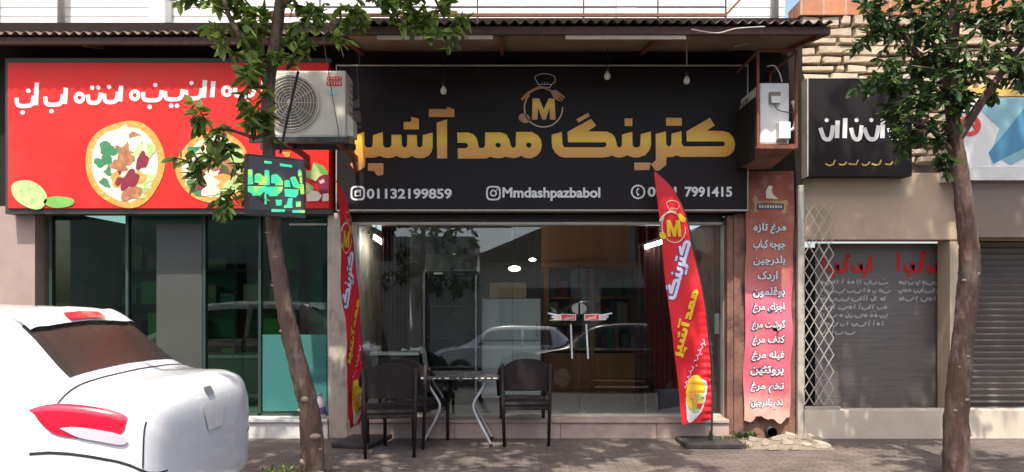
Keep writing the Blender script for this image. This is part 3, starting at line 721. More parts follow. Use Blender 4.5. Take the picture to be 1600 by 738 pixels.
MB().box((a,.62,.17),(b,1.15,.84)).build('base', M['inner_dark'], t)
MB().box((a,.58,.842),(b,1.18,.875)).build('worktop', M['white_plastic'], t, bevel=.004)
t = thing('white_cloth', 'crumpled white cloth draped over the counter end near the table', 'cloth', (X(650,.8),.8,.876))
n = 16; vs, fs = [], []
rnd = random.Random(3)
for i in range(n+1):
    for j in range(9):
        u = i/n; x = X(628,.75)+u*.42; y = .66+j*.05
        zq = .885+.03*math.sin(i*.9+j*.7)*math.sin(j*.8) + rnd.uniform(0,.012)
        if x > b: zq = .885-(x-b)*2.1; x = b+.02+(x-b)*.3
        vs.append((x,y,zq))
for i in range(n):
    for j in range(8): q = i*9+j; fs.append((q,q+9,q+10,q+1))
MB().add(vs, fs).build('fabric', M['white_print'], t, smooth=True)
for px, py, label in ((572,541,'small white cup on the counter close to the left flag'),(590,548,'low white dish on the counter behind the chairs')):
    c = Vector((X(px,.8),.8,.876)); t = thing('cup', label, 'cup', c)
    hgt = .11 if px < 580 else .055
    MB().lathe([(.03,0),(.04,hgt*.5),(.05,hgt),(.044,hgt),(.034,hgt*.5),(.02,.01)], c, 'z', 14).build('body', M['white_print'], t, smooth=True)
    MB().lathe([(.0535,hgt),(.0535,hgt+.006),(.052,hgt+.006)], c, 'z', 14).build('rim', M['white_plastic'], t)
t = thing('shelf_rack', 'rack of narrow white shelves behind glass right of the red flag', 'shelf', (X(1110,.6),.7,.2))
for py, w0, w1 in ((540,1100,1124),(552,1092,1128),(582,1095,1128),(604,1092,1134)):
    MB().box((X(w0,.6),.55,Z(py,.6)),(X(w1,.6),.8,Z(py,.6)+.02)).build('shelf', M['white_plastic'], t)
for px in (1093,1128): MB().bar((X(px,.6),.81,.2),(X(px,.6),.81,1.6), .025).build('upright', M['dark_frame'], t)
MB().box((X(1117,.32),.325,Z(522,.32)),(X(1132,.32),.329,Z(490,.32))).build('paper_sheet', M['white_print'], sf)
tag(MB().box((X(1030,.55),.5,.172),(X(1066,.55),.8,.43)).build('blue_box', mat('blue carton', (.05,.09,.13), .6), bevel=.006), 'dark blue carton on the shop floor behind the red flag', 'box')
c = W(1052, 617, .62)
t = thing('flower', 'yellow artificial flower behind the glass left of the red flag', 'flower', c)
m = MB()
for k in range(9):
    an = k*2*math.pi/9; m.sphere(c+Vector((.035*math.cos(an),-.005,.035*math.sin(an))), .024, 8, 6, (1,.5,1))
m.build('petal', M['orange'], t, smooth=True); MB().sphere(c-Vector((0,.012,0)), .02, 8, 6).build('flower_centre', M['brown_print'], t)
MB().tube([c, (c.x+.01,c.y+.02,.43)], .006, 6).build('stem', M['green_frame'], t)

# ------------------------------------------------------------------ left neighbour shop
ls = thing('neighbouring_shop', 'dark green glass shopfront of the left shop under a red sign', 'shop', (-3.6,.2,0))
xl, xr = X(72,.2), X(516,.2)
MB().box((-8.5,.02,0),(xl,3.9,2.5)).build('side_pillar', mat('pinkish render', (.33,.245,.21), .85, var=.2, dirt=(.2,.15,.12)), ls)
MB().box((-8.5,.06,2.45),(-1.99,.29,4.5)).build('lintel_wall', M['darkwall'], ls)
MB().box((xl,1.9,0),(-1.975,2.1,3.0)).build('back_wall', mat('green painted wall', (.16,.30,.24), .7, var=.2, scale=3), ls)
MB().box((xl,.302,2.7),(-1.975,2.8,2.8)).build('ceiling', M['inner_dark'], ls)
MB().box((xl,.08,0),(-1.975,2.8,.19)).build('floor', M['inner_floor'], ls)
MB().box((xl,-.045,0),(-1.975,.075,.175)).box((xl,-.07,.178),(-1.975,.30,.212)).build('sill', M['marble'], ls, bevel=.006)
zt3 = Z(330,.18)
MB().box((xl,.14,zt3-.03),(-1.975,.24,2.449)).build('transom', M['green_frame'], ls)
MB().bar((X(452,.13),.13,Z(351,.13)),(X(512,.13),.13,Z(351,.13)),.02,.02).build('lamp_rail', M['alu'], ls)
for k, (p0, p1) in enumerate(((84,198),(203,318),(323,404),(410,511))):
    MB().box((X(p0,.18),.18,.245),(X(p1,.18),.188,zt3-.032)).build('pane', M['green_glass'], ls)
for px in (81.5,200.5,320.5,407):
    MB().box((X(px-2.2,.18),.15,.213),(X(px+2.2,.18),.22,zt3-.032)).build('mullion', M['green_frame'], ls)
MB().box((X(512.5,.16),.14,.213),(X(517.5,.16),.22,zt3-.032)).build('mullion', M['steel'], ls)
MB().box((xl,.15,.213),(-1.985,.22,.243)).build('bottom_rail', M['green_frame'], ls)
MB().box((X(410.5,.18),.1735,.26),(X(510.5,.18),.1765,Z(523,.18))).build('window_film', M['film'], ls)
MB().box((X(245,.18),.1735,.26),(X(316,.18),.1765,Z(350,.18))).build('window_film', mat('grey window film', (.055,.058,.05), .5, var=.3, scale=2), ls)
t = thing('stock_shelf', 'tall dark shelf unit with stock at the back of the left shop', 'shelf', (-3.9,1.6,.19))
for zq in (.5,.95,1.4,1.85): MB().box((-5.2,1.5,zq),(-2.75,1.88,zq+.03)).build('shelf', M['dark_frame'], t)
for xq in (-5.2,-4.4,-3.6,-2.78): MB().box((xq,1.52,.19),(xq+.03,1.86,2.2)).build('upright', M['dark_frame'], t)
rnd = random.Random(2)
for zq in (.532,.982,1.432,1.882):
    xx = -5.1
    while xx < -2.95:
        wd = rnd.uniform(.12,.3)
        if abs((xx+wd/2+5.2)%.8-.0) > .12 and rnd.random() < .8:
            tag(MB().box((xx,1.6,zq),(xx+wd*.9,1.82,zq+rnd.uniform(.14,.34))).build('carton', rnd.choice((M['cardboard'],M['inner_wall'],M['maroon_print'],M['green_print'])), bevel=.004), 'carton stacked on the dark shelf at the back of the left shop', 'box', 'cartons on the left shop shelf')
        xx += wd+.04
t = thing('display_counter', 'pale green display counter inside the left shop', 'counter', (-2.7,1.4,.19))
MB().box((X(300,1.3),1.3,.19),(X(508,1.3),1.7,.75)).build('base', M['inner_wall'], t, bevel=.01)
MB().box((X(300,1.3),1.26,.752),(X(508,1.3),1.74,.79)).build('worktop', M['marble'], t)
c = Vector((X(499,.12),.12,.213)); c.y = .115
t = thing('jug', 'milky plastic jug with purple label on the left shop sill', 'jug', (X(501,.02),.0,.2125))
c = Vector((X(501,.02),0,.2125))
MB().lathe([(.05,0),(.06,.01),(.06,.15),(.05,.19),(.022,.225),(.02,.24)], c, 'z', 16).build('body', M['clear_plastic'], t, smooth=True)
MB().lathe([(.0215,.2405),(.0225,.245),(.0225,.27),(.018,.272)], c, 'z', 12).build('cap', M['steel'], t)
MB().lathe([(.0615,.05),(.0622,.055),(.0622,.12),(.0615,.125)], c, 'z', 16).build('label', M['purple'], t, smooth=True)

yr = -.15
rs = thing('food_sign', 'red shop sign with white lettering and pictures of food', 'sign', (X(260,yr),yr,2.5))
MB().box((X(12,yr),yr,Z(326,yr)),(X(514,yr),.05,Z(98,yr))).build('sign_board', M['red_sign'], rs, bevel=.006)
MB().box((X(6,yr),yr+.02,Z(334,yr)),(X(517,yr),.045,Z(326.5,yr))).box((X(6,yr),yr+.02,Z(97.5,yr)),(X(517,yr),.045,Z(90,yr))).box((X(6,yr),yr+.02,Z(326,yr)),(X(11.5,yr),.045,Z(98,yr))).build('sign_frame', M['dark_frame'], rs)
def fs_(q): return lambda a, b: W(a, b, yr-.003-.0012*q)
rnd = random.Random(11)
m = MB(); xx = 26                                     # flowing white letters
while xx < 390:
    r = rnd.random(); base = 166-.045*(xx-26)
    if r < .35:
        poly(m, [stroke([(xx,base-rnd.uniform(24,38)),(xx-2,base)], 7)], fs_(0), .001); adv = 13
    elif r < .75:
        wd = rnd.uniform(20,32)
        poly(m, [stroke([(p.x,p.y) for p in smoothpath([(xx,base-13,0),(xx+2,base-2,0),(xx+wd*.5,base,0),(xx+wd-3,base-3,0),(xx+wd,base-16,0)],4)], 6.5)], fs_(1), .001)
        for k in range(rnd.randrange(1,3)): poly(m, [ell(xx+wd*.35+k*9, base+(10 if rnd.random()<.5 else -24), 3.6, 3.6, 8)], fs_(0), .001)
        adv = wd+5
    else:
        poly(m, [ell(xx+8,base-9,9,9.5,14), ell(xx+8,base-9,3.2,3.4,10)], fs_(2), .001); adv = 21
    xx += adv
m.build('lettering', M['white_print'], rs)
def disc(q, c, name, **k):
    for i, a in enumerate(c):
        m = MB(); poly(m, [ell(*a[:4], 40, a[4] if len(a) > 4 else 0, .025, int(a[0]))], fs_(q+.3*i), .0003); m.build(name, M[k['m']], rs)
disc(3, [(196,256,62,68)], 'plate_glow', m='orange'); disc(3, [(334,262,58,56)], 'plate_glow', m='orange')
disc(4, [(195,256,52,58)], 'rice', m='cream'); disc(4, [(334,262,48,47)], 'rice', m='cream')
disc(5, [(46,304,30,20,.5)], 'lettuce', m='lime_print'); disc(5, [(92,316,24,9)], 'lettuce', m='green_print')
rnd = random.Random(8)
for cx_, cy_, r_ in ((195,256,50),(334,262,45)):
    for i in range(34):
        an, q = rnd.uniform(0,6.28), math.sqrt(rnd.random()); x_, y_ = cx_+q*r_*.9*math.cos(an), cy_+q*r_*math.sin(an)
        side = math.cos(an)*q
        nm, mt = ('herb_leaf','darkgreen_print') if side < -.35 and rnd.random() < .7 else ('lettuce','lime_print') if side > .35 and rnd.random() < .7 else rnd.choice((('grilled_meat','brown_print'),('grilled_meat','brown_print'),('tomato','maroon_print'),('pepper','orange'),('onion','cream')))
        sz = rnd.uniform(7,15)
        m = MB(); poly(m, [ell(x_, y_, sz*1.25, sz*.8, 22, rnd.uniform(0,3.1), .16, i*7+int(r_))], fs_(5+.09*i), .00005); m.build(nm, M[mt], rs)
# the end that shows in front of the leaves' gap: greens, dark tomato, mushrooms
m = MB(); poly(m, [zc(410,240,6.708,[(460,180),(515,175),(535,90),(600,130),(670,185),(690,230),(600,240),(560,290),(460,250)])], fs_(9), .0003); m.build('lettuce', M['lime_print'], rs)
m = MB(); poly(m, [zc(410,240,6.708,[(455,300),(520,335),(545,370),(460,450)])], fs_(9), .001); m.build('lettuce', M['lime_print'], rs)
m = MB(); poly(m, [zc(410,240,6.708,[(535,90),(640,130),(685,190),(680,215),(610,215),(580,150)])], fs_(10), .001); m.build('herb_leaf', M['green_print'], rs)
m = MB(); poly(m, [zc(410,240,6.708,[(570,300),(600,240),(650,218),(694,222),(694,415),(640,420),(590,380)])], fs_(11), .001); m.build('tomato', M['maroon_print'], rs)
m = MB(); poly(m, [zc(410,240,6.708,[(465,440),(520,385),(580,400),(622,440),(610,470),(585,500),(465,500)])], fs_(12), .0003); m.build('mushroom', M['cream'], rs)
m = MB(); poly(m, [zc(410,240,6.708,[(632,425),(692,415),(694,498),(625,500)])], fs_(12), .001); m.build('mushroom', M['cream'], rs)
m = MB(); poly(m, [zc(410,240,6.708,[(590,290),(640,265),(655,300),(610,320)])], fs_(13), .001); m.build('highlight_spot', M['pinkpr'], rs)
m = MB(); poly(m, [zc(410,240,6.708,[(205,-15),(290,-15),(285,38),(240,40)])], fs_(9), .001); m.build('chilli', M['orange'], rs)

# ------------------------------------------------------------------ air conditioners
def ac_unit(wd, hh, dp):
    """unit in its own space: front face at y=0, x from 0..wd, z from 0..hh"""
    p = {}
    m = MB().box((0,0,0),(wd,dp,hh)); p['casing'] = (m, 'ac_white', .02)
    cx, cz, r = wd*.36, hh*.51, hh*.40
    m = MB().lathe([(r,-.004),(r,.0),(.001,.0)], (cx,-.004,cz), 'y', 40); p['fan_opening'] = (m, 'ac_grey', 0)
    g = MB()
    for k in range(1, 10):
        rr = r*k/9.2; pts = [(cx+rr*math.cos(t), -.020-.012*(1-(k/9.2)**2), cz+rr*math.sin(t)) for t in [2*math.pi*i/40 for i in range(41)]]
        g.tube(pts, .0042, 5, False)
    for k in range(12):
        t = math.pi*2*k/12; g.bar((cx+.03*math.cos(t),-.028,cz+.03*math.sin(t)),(cx+r*.99*math.cos(t),-.014,cz+r*.99*math.sin(t)),.006)
    g.lathe([(.001,-.036),(.032,-.034),(.036,-.022)], (cx,0,cz), 'y', 16)
    p['fan_grille'] = (g, 'ac_ring', 0)
    g = MB(); pts = [(cx+r*1.04*math.cos(t), -.006, cz+r*1.04*math.sin(t)) for t in [2*math.pi*i/48 for i in range(49)]]
    g.tube(pts, .012, 6, False); p['fan_rim'] = (g, 'ac_white', 0)
    return p
yA = -.95
t = thing('air_conditioner', 'cream outdoor air conditioner with round fan beside the black sign', 'air conditioner', (X(480,yA),yA,Z(216,yA)))
x1 = X(540,yA); wd = .80; hh = Z(110,yA)-Z(215,yA); o0 = Vector((x1-wd,yA,Z(215,yA)))
for nme, (m, mt, bv) in ac_unit(wd, hh, .31).items():
    m.v = [v+o0 for v in m.v]; m.build(nme, M[mt], t, smooth=(nme in ('fan_grille','fan_rim')), bevel=bv)
m = MB().add([(x1+.001,yA+.06,o0.z+.03),(x1+.055,yA+.08,o0.z+.03),(x1+.055,yA+.08,o0.z+.17),(x1+.03,yA+.07,o0.z+.22),(x1+.001,yA+.06,o0.z+.23),
  (x1+.001,yA+.27,o0.z+.03),(x1+.055,yA+.25,o0.z+.03),(x1+.055,yA+.25,o0.z+.17),(x1+.03,yA+.26,o0.z+.22),(x1+.001,yA+.27,o0.z+.23)],
  [(0,1,2,3,4),(9,8,7,6,5),(0,5,6,1),(1,6,7,2),(2,7,8,3),(3,8,9,4)]); m.build('valve_cover', M['ac_white'], t, bevel=.006)
m = MB()
for zq in (.08,.12,.16,.24,.30,.36,.42): m.box((x1+.0005,yA+.15,o0.z+zq+.12),(x1+.004,yA+.28,o0.z+zq+.132))
m.build('side_louvre', M['ac_grey'], t)
m = MB()
for r0, r1 in ((120,126),(128,134)):
    m.box((X(511,yA),yA-.004,Z(r1,yA)),(X(534,yA),yA-.0005,Z(r0,yA)))
m.build('sticker', M['red_sticker'], t)
m = MB()
for r0, r1 in ((120,126),(128,134)):
    for q in range(5): m.box((X(513.5+q*4.2,yA),yA-.0052,Z(r1-1.6,yA)),(X(514.9+q*4.2,yA),yA-.0042,Z(r0+1.6,yA)))
m.build('sticker_print', M['white_print'], t)
MB().box((X(513,yA),yA-.003,Z(148,yA)),(X(527,yA),yA-.0005,Z(142,yA))).build('sticker', M['blue_sticker'], t)
t = thing('wall_bracket', 'dark steel bracket carrying the air conditioner over the red sign', 'bracket', (X(480,yA),-.5,Z(222,yA)))
for px in (442,525):
    MB().bar((X(px,yA),yA-.03,o0.z-.03),(X(px,yA),.02,o0.z-.03), .04, .05).build('arm', M['rust'], t)
    MB().bar((X(px,yA),-.25,o0.z-.055),(X(px,yA),.0,o0.z-.25), .03, .03).build('strut', M['rust'], t)
MB().box((x1-wd-.1,yA-.035,o0.z-.055),(x1+.03,yA+.005,o0.z-.003)).box((x1-wd-.1,yA+.26,o0.z-.055),(x1+.03,yA+.30,o0.z-.003)).build('cross_bar', M['black_plate'], t)
tag(MB().tube(smoothpath([(X(506,yA),yA-.03,3.97),(X(515,yA),yA-.03,3.6),(X(530,yA),yA-.02,3.05),(X(528,yA),yA+.02,2.95)]), .0035, 6).build('drop_cable', M['black_rubber']), 'thin black cable hanging down the cream air conditioner front', 'cable')
yt = -1.5
tag(MB().tube(smoothpath([W(466,112,yt),W(455,160,yt),W(446,200,yt),W(438,240,yt)]), .012, 6).build('tie_rod', M['black_plate']), 'dark slanted tie rod crossing before the fan grille', 'rod')

yc = -.72
t = thing('rack', 'rusty red steel cage rack holding an air conditioner by the brick wall', 'rack', (X(1214,yc),yc/2,2.9))
xa, xb, zt_, zb_ = X(1184,yc), X(1244,yc), Z(79,yc), Z(229,yc)
for xx in (xa, xb):
    MB().bar((xx,yc,zb_-.02),(xx,yc,zt_), .022, .03).build('post', M['rust'], t)
    MB().bar((xx,-.03,zb_-.02),(xx,-.03,zt_), .022, .03).build('post', M['rust'], t)
    MB().bar((xx,yc+.017,zb_),(xx,-.047,zb_), .03, .04).build('side_bar', M['rust'], t)
    MB().bar((xx,yc+.017,zt_-.01),(xx,-.047,zt_-.01), .02, .02).build('side_bar', M['rust'], t)
MB().box((xa-.016,yc+.02,zb_-.12),(xa-.012,-.03,Z(150,yc))).build('side_sheet', M['darkwall'], t)  # added dark sheet covering the unit's left side
MB().add([(xa,yc+.03,zb_-.015),(xb,yc+.03,zb_-.015),(xb,-.03,zb_-.10),(xa,-.03,zb_-.10)],[(0,1,2,3)]).build('drip_tray', M['rust_wall'], t)
MB().bar((xa+.012,yc,zt_),(xb-.012,yc,zt_), .02, .03).build('cross_bar', M['rust'], t)
MB().bar((xa+.012,yc,zb_),(xb-.012,yc,zb_), .02, .045).build('cross_bar', M['rust'], t)
MB().box((xa+.02,yc+.1,zb_+.018),(xb-.02,yc+.2,zb_+.03)).box((xa+.02,-.3,zb_+.018),(xb-.02,-.1,zb_+.03)).build('tray', M['rust'], t)
t = thing('air_conditioner', 'white air conditioner turned side on inside the rusty cage rack', 'air conditioner', (X(1210,yc),yc,zb_+.03))
xa2, xb2 = X(1187,yc+.06), X(1233,yc+.06); hh = Z(129,yc+.05)-zb_-.034; o1 = Vector((xa2, -.05, zb_+.032))
rot = Matrix.Rotation(R(-90),3,'Z')
for nme, (m, mt, bv) in ac_unit(.62, hh, xb2-xa2).items():
    m.v = [rot@v+o1 for v in m.v]; m.build(nme, M['white_plastic' if nme == 'casing' else mt], t, smooth=(nme in ('fan_grille','fan_rim')), bevel=bv)
yq = -.05-.62
MB().box((X(1201,yq),yq-.03,Z(162,yq)),(X(1218,yq),yq-.001,Z(145,yq))).build('handle_recess', M['ac_grey'], t, bevel=.004)
MB().box((X(1203,yq),yq-.045,Z(163,yq)),(X(1217,yq),yq-.031,Z(152,yq))).build('terminal_cover', M['white_plastic'], t, bevel=.004)
MB().box((X(1212,yq),yq-.09,Z(220,yq)),(X(1230,yq),yq-.001,Z(194,yq))).build('valve_cover', M['white_plastic'], t, bevel=.008)
MB().tube(smoothpath([W(1230,205,yq-.03),W(1240,200,yq),W(1244,178,yq+.1),W(1238,158,yq+.1)]), .016, 8).build('pipe', M['white_plastic'], t, smooth=True)
MB().tube(smoothpath([W(1229,206,yq-.04),W(1236,206,yq-.04),W(1248,202,yq+.05),W(1243,196,yq+.2)]), .014, 8).build('pipe', M['black_rubber'], t, smooth=True)
MB().tube(smoothpath([W(1210,163,yq-.05),W(1216,172,yq-.05),W(1232,176,yq-.03),W(1240,176,yq+.1)]), .005, 6).build('cable', M['black_rubber'], t)
tag(MB().tube(smoothpath([W(1199,104,-.5),W(1210,103,-.55),W(1218,115,-.6),W(1222,128,-.62)]), .006, 6).build('hose', M['white_plastic']), 'pale hose looping above the caged air conditioner', 'hose')
for pts, lab in (([(1146,73),(1160,70),(1172,68)], 'short grey cable under the right end of the awning'), ([(1074,50),(1073,60),(1073,90),(1073,104)], 'grey wire hanging from the awning behind the right bulb'),
                 ([(1080,46),(1120,52),(1150,45),(1195,42)], 'slack pale wire looped below the awning beam')):
    q = -1.28 if 'slack' in lab else -.5
    tag(MB().tube(smoothpath([W(a,b,q) for a,b in pts]), .006, 6).build('wire', M['batten']), lab, 'wire')

# ------------------------------------------------------------------ long red banner on the right pillar
yb = -.02
bn = thing('menu_banner', 'long red vertical banner listing poultry in white lettering', 'banner', (X(1200,yb),yb,.3))
def rp(x, z): return .012*math.sin(z*5+x*3) + .008*math.sin(z*11+x*9) + .01*math.sin(x*14)*max(0, 1.4-z) + .0006
def edge(z):
    k = (2.85-z)/2.6; return X(1166,yb)+(-.035)*k+.006*math.sin(z*7), X(1240,yb)-.04*k-.007*math.sin(z*9+1)
nz, nx = 90, 14; vs, fs = [], []
zt_, zb_ = Z(268,yb), Z(655,yb)
hole = Vector((X(1212,yb), 0, Z(512,yb)))
def torn(x): return zb_ + .03*math.sin(x*17) + .02*math.sin(x*41)
for i in range(nz+1):
    for j in range(nx+1):
        z = zb_+(zt_-zb_)*i/nz; a, b = edge(z); x = a+(b-a)*j/nx
        if i == 0: z = torn(x)
        vs.append(Vector((x, yb-.02-rp(x,z), z)))
for i in range(nz):
    for j in range(nx):
        q = i*(nx+1)+j; c = (vs[q]+vs[q+nx+2])/2
        if abs(c.x-hole.x) < .04 and abs(c.z-hole.z) < .036 and (c.x-hole.x) > -(c.z-hole.z)*.6-.045: continue
        fs.append((q,q+1,q+nx+2,q+nx+1))
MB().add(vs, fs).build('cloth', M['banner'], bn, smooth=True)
MB().add([hole+Vector((-.02,-.06,.03)), hole+Vector((.03,-.055,-.03)), hole+Vector((-.005,-.10,-.03)), hole+Vector((-.012,-.09,.02))],[(0,1,2,3)]).build('torn_flap', M['cream'], bn)
lines = [('مرغ تازه',357,1177,1227),('جوجه کباب',383,1176,1227),('بلدرچین',408,1177,1227),('اردک',432,1184,1215),('بوقلمون',457,1176,1227),('اجزای مرغ',481,1175,1226),('گوشت مرغ',508,1174,1226),
         ('کتف مرغ',532,1175,1225),('فیله مرغ',556,1174,1225),('پروتئین',580,1173,1224),('تخم مرغ',606,1173,1225),('تخم بلدرچین',631,1173,1224)]
for outline in (1, 0):
    m = MB()
    for s, py, a, b in lines:
        g = 1.0 if outline else 0
        def fn(p, q, l, outline=outline):
            v = W(p, -q, yb-.02); return Vector((v.x, v.y - rp(v.x, v.z) - (.004 if outline else .0075) - l, v.z))
        text_on(m, fa(s), (a-g, -(py+8.5+g), b+g, -(py-8.5-g)), fn, .075 if outline else .03)
    m.build('lettering_outline' if outline else 'lettering', M['navy_print' if outline else 'white_print'], bn)
m = MB()
def bf(k): return lambda a, b: (lambda v: Vector((v.x, v.y-rp(v.x,v.z)-k, v.z)))(W(a,b,yb-.02))
poly(m, [zc(1160,260,3.353,[(50,175),(62,150),(75,168),(80,185),(215,180),(235,178),(240,195),(228,205),(228,245),(60,240),(58,200)])], bf(.004)); m.build('emblem_plaque', M['plaque'], bn)
m = MB(); poly(m, [zc(1160,260,3.353,[(122,170),(120,130),(140,100),(158,105),(152,128),(160,150),(185,172)])], bf(.006)); m.build('emblem_bird', M['cream'], bn)
m = MB(); poly(m, [zc(1160,260,3.353,[(72,200),(215,198),(214,226),(74,228)])], bf(.007)); m.build('emblem_field', M['navy_print'], bn)
m = MB()
for k in range(9): poly(m, [zc(1160,260,3.353,[(82+k*14,206),(90+k*14,204+k%3*2),(92+k*14,222),(84+k*14,220)])], bf(.0085))
m.build('emblem_print', M['cream'], bn)

# ------------------------------------------------------------------ right shop behind the stone wall
rb = thing('shuttered_shop', 'tan single storey shop with dark gated front right of the banner', 'shop', (6,.2,0))
MB().box((3.125,.02,2.14),(14,.3,2.86)).build('lintel', M['lintel'], rb)
MB().box((3.125,.08,2.862),(14,.3,4.56)).build('upper_wall', M['mortar'], rb)
MB().box((3.105,.0,4.562),(14,.32,4.72)).build('brick_coping', M['orange_brick'], rb)
m = MB(); rnd = random.Random(21); z = 2.95
while z < 4.55:
    h = rnd.uniform(.085,.135); h = min(h, 4.56-z); x = 3.13+rnd.uniform(-.05,.0)
    while x < 9.2:
        l = rnd.uniform(.10,.40); d = rnd.uniform(-.005,.05); g = .016
        a, b, c, e = x+g/2, x+l-g/2, z+g/2, z+h-g/2
        def j(): return rnd.uniform(-.014,.014)
        vs = [(a+j(),.078,c+j()),(b+j(),.078,c+j()),(b+j(),.078,e+j()),(a+j(),.078,e+j()),(a+.012+j(),.02-d,c+.012+j()),(b-.012+j(),.02-d,c+.012+j()),(b-.012+j(),.02-d,e-.012+j()),(a+.012+j(),.02-d,e-.012+j())]
        m.add(vs, [(0,1,2,3),(4,7,6,5),(0,4,5,1),(1,5,6,2),(2,6,7,3),(3,7,4,0)]); x += l
    z += h
m.build('stone_facing', M['stone'], rb, bevel=.003)
MB().box((3.125,1.2,0),(14,1.3,2.139)).build('dark_interior', M['inner_dark'], rb)
MB().box((3.125,-.03,0),(14,1.2,.06)).build('floor', M['concrete'], rb)
MB().box((X(1478,.1),.03,.06),(X(1506,.1),.25,2.138)).build('pier', M['lintel'], rb)
MB().box((X(1274,.3),.3,.28),(X(1476,.3),.312,2.12)).build('dark_shutter', mat('dark shutter', (.15,.13,.118), .5, .2, var=.2, stretch=(1,1,9), bump=.3, bscale=3), rb)
sh = MB(); zq = .10
while zq < 2.11: sh.add([(X(1508,.2),.22,zq),(13.9,.22,zq),(13.9,.20,zq+.05),(X(1508,.2),.20,zq+.05),(13.9,.22,zq+.068),(X(1508,.2),.22,zq+.068)],[(0,1,2,3),(3,2,4,5)]); zq += .068
sh.build('roller_shutter', mat('grey roller shutter', (.13,.115,.105), .5, .3, var=.15, dirt=(.08,.07,.06)), rb)
# printed words on the dark glass
rnd = random.Random(4)
for c, (px0, px1, py0, py1, n) , mt, nm in (((1),(1284,1370,396,430,7),'red_sign','red_lettering'),((1),(1402,1488,392,430,7),'red_sign','red_lettering')):
    m = MB(); wd = (px1-px0)/n
    for k in range(n):
        xx = px0+k*wd
        if k % 3 == 0: poly(m, [stroke([(xx+3,py0+rnd.uniform(0,10)),(xx+2,py1-6)], 5)], lambda a, b: W(a,b,.295), .001)
        else: poly(m, [stroke([(p.x,p.y) for p in smoothpath([(xx,py1-16,0),(xx+wd*.3,py1-6,0),(xx+wd*.9,py1-8,0),(xx+wd,py1-20,0)],4)], 5.5)], lambda a, b: W(a,b,.293), .001)
        if k % 2: poly(m, [ell(xx+wd*.5, py1+1 if k%4==1 else py0+4, 3,3,8)], lambda a, b: W(a,b,.295), .001)
    m.build(nm, M[mt], rb)
m = MB()
for r in range(7):
    px, py = 1282, 444+r*13
    lim = 1384 if r < 6 else 1330
    while px < lim or (r < 3 and 1400 < px < 1486):
        q = rnd.random(); wd = rnd.uniform(5,15)
        if q < .3: poly(m, [stroke([(px+1,py-7),(px,py)], 2.4)], lambda a, b: W(a,b,.295), .0005); wd = 4
        elif q < .8: poly(m, [stroke([(p.x,p.y) for p in smoothpath([(px,py-3.5,0),(px+1,py,0),(px+wd*.6,py+rnd.uniform(-.6,.8),0),(px+wd,py-rnd.uniform(2,6),0)],3)], 2.4)], lambda a, b: W(a,b,.2944), .0005)
        else: poly(m, [ell(px+3,py-2.5,3,2.8,10)], lambda a, b: W(a,b,.2936), .0005); wd = 6
        if rnd.random() < .4: poly(m, [ell(px+wd*.5,py-8.2+11*(rnd.random()<.4),1.1,1.1,6)], lambda a, b: W(a,b,.295), .0005)
        px += wd+rnd.choice((.4,.4,3.5))
        if lim < px < 1400 and r < 3: px = 1404
m.build('small_lettering', M['grey_plastic'], rb)

# expanding lattice gate
yg2 = -.035
MB().box((3.125,-.06,0),(14,.1,.31)).build('plinth', mat('pale plinth', (.62,.53,.42), .85, var=.15, dirt=(.4,.32,.24), dscale=3), rb, bevel=.008)
gt = thing('lattice_gate', 'narrow cream folding lattice gate pushed up beside the red banner', 'gate', (X(1285,yg2),yg2,.06))
MB().bar((X(1250,-.06),-.06,.0),(X(1250,-.06),-.06,Z(290,-.06)), .06, .05).build('post', M['gate'], gt, bevel=.004)
za, zb = .36, Z(294,yg2); x = X(1257,yg2); dx = .105; dz = .18
x1 = X(1312,yg2); nx_ = int((x1-x)/dx); nz_ = int((zb-za)/dz)
m = MB()
for i in range(nx_):
    for j in range(nz_):
        a, b, c, d = x+i*dx, x+(i+1)*dx, za+j*dz, za+(j+1)*dz
        m.bar((a,yg2,c),(b,yg2,d), .009, .004, (0,1,0)); m.bar((a,yg2+.006,d),(b,yg2+.006,c), .009, .004, (0,1,0))
m.build('lattice', M['gate'], gt)
for i in range(0, nx_+1, 4): MB().bar((x+i*dx,yg2+.018,za),(x+i*dx,yg2+.018,zb-.02), .012, .016).build('upright', M['gate'], gt)
MB().box((x,yg2-.02,.312),(x1,yg2+.03,.345)).build('bottom_track', M['gate'], gt)

ys2 = -.16
t = thing('dark_sign', 'charcoal sign with pale lettering above the lattice gate', 'sign', (X(1345,ys2),ys2,2.8))
MB().box((X(1263,ys2),ys2,Z(275,ys2)),(X(1425,ys2),.0,Z(123,ys2))).build('sign_board', M['sign_black'], t)
e = MB(); e.box((X(1261,ys2),ys2-.004,Z(276,ys2)),(X(1262.8,ys2),.0,Z(122,ys2))).box((X(1263,ys2),ys2-.004,Z(123,ys2)+.001),(X(1425,ys2),.0,Z(121.5,ys2)))
e.build('sign_edge', M['alu'], t)
m = MB(); rnd = random.Random(9); xx = 1282
while xx < 1405:
    if rnd.random() < .4: poly(m, [stroke([(xx+3,180+rnd.uniform(0,10)),(xx+2,216)], 7)], lambda a, b: W(a,b,ys2-.004), .001); xx += 12
    else:
        wd = rnd.uniform(16,26); poly(m, [stroke([(p.x,p.y) for p in smoothpath([(xx,200,0),(xx+wd*.3,216,0),(xx+wd*.8,216,0),(xx+wd,196,0)],4)], 6.5)], lambda a, b: W(a,b,ys2-.0052), .001)
        poly(m, [ell(xx+wd*.5,188,3.4,3.4,8)], lambda a, b: W(a,b,ys2-.004), .001); xx += wd+4
m.build('lettering', M['white_print'], t)
m = MB()
for k in range(6): poly(m, [stroke([(1290+k*18+k%2*3,256),(1296+k*18,259-k%3),(1302+k*18,257),(1305+k*18,250+k%2*3)], 2.2)], lambda a, b: W(a,b,ys2-.004), .001)
m.build('small_lettering', M['gold_trim'], t)
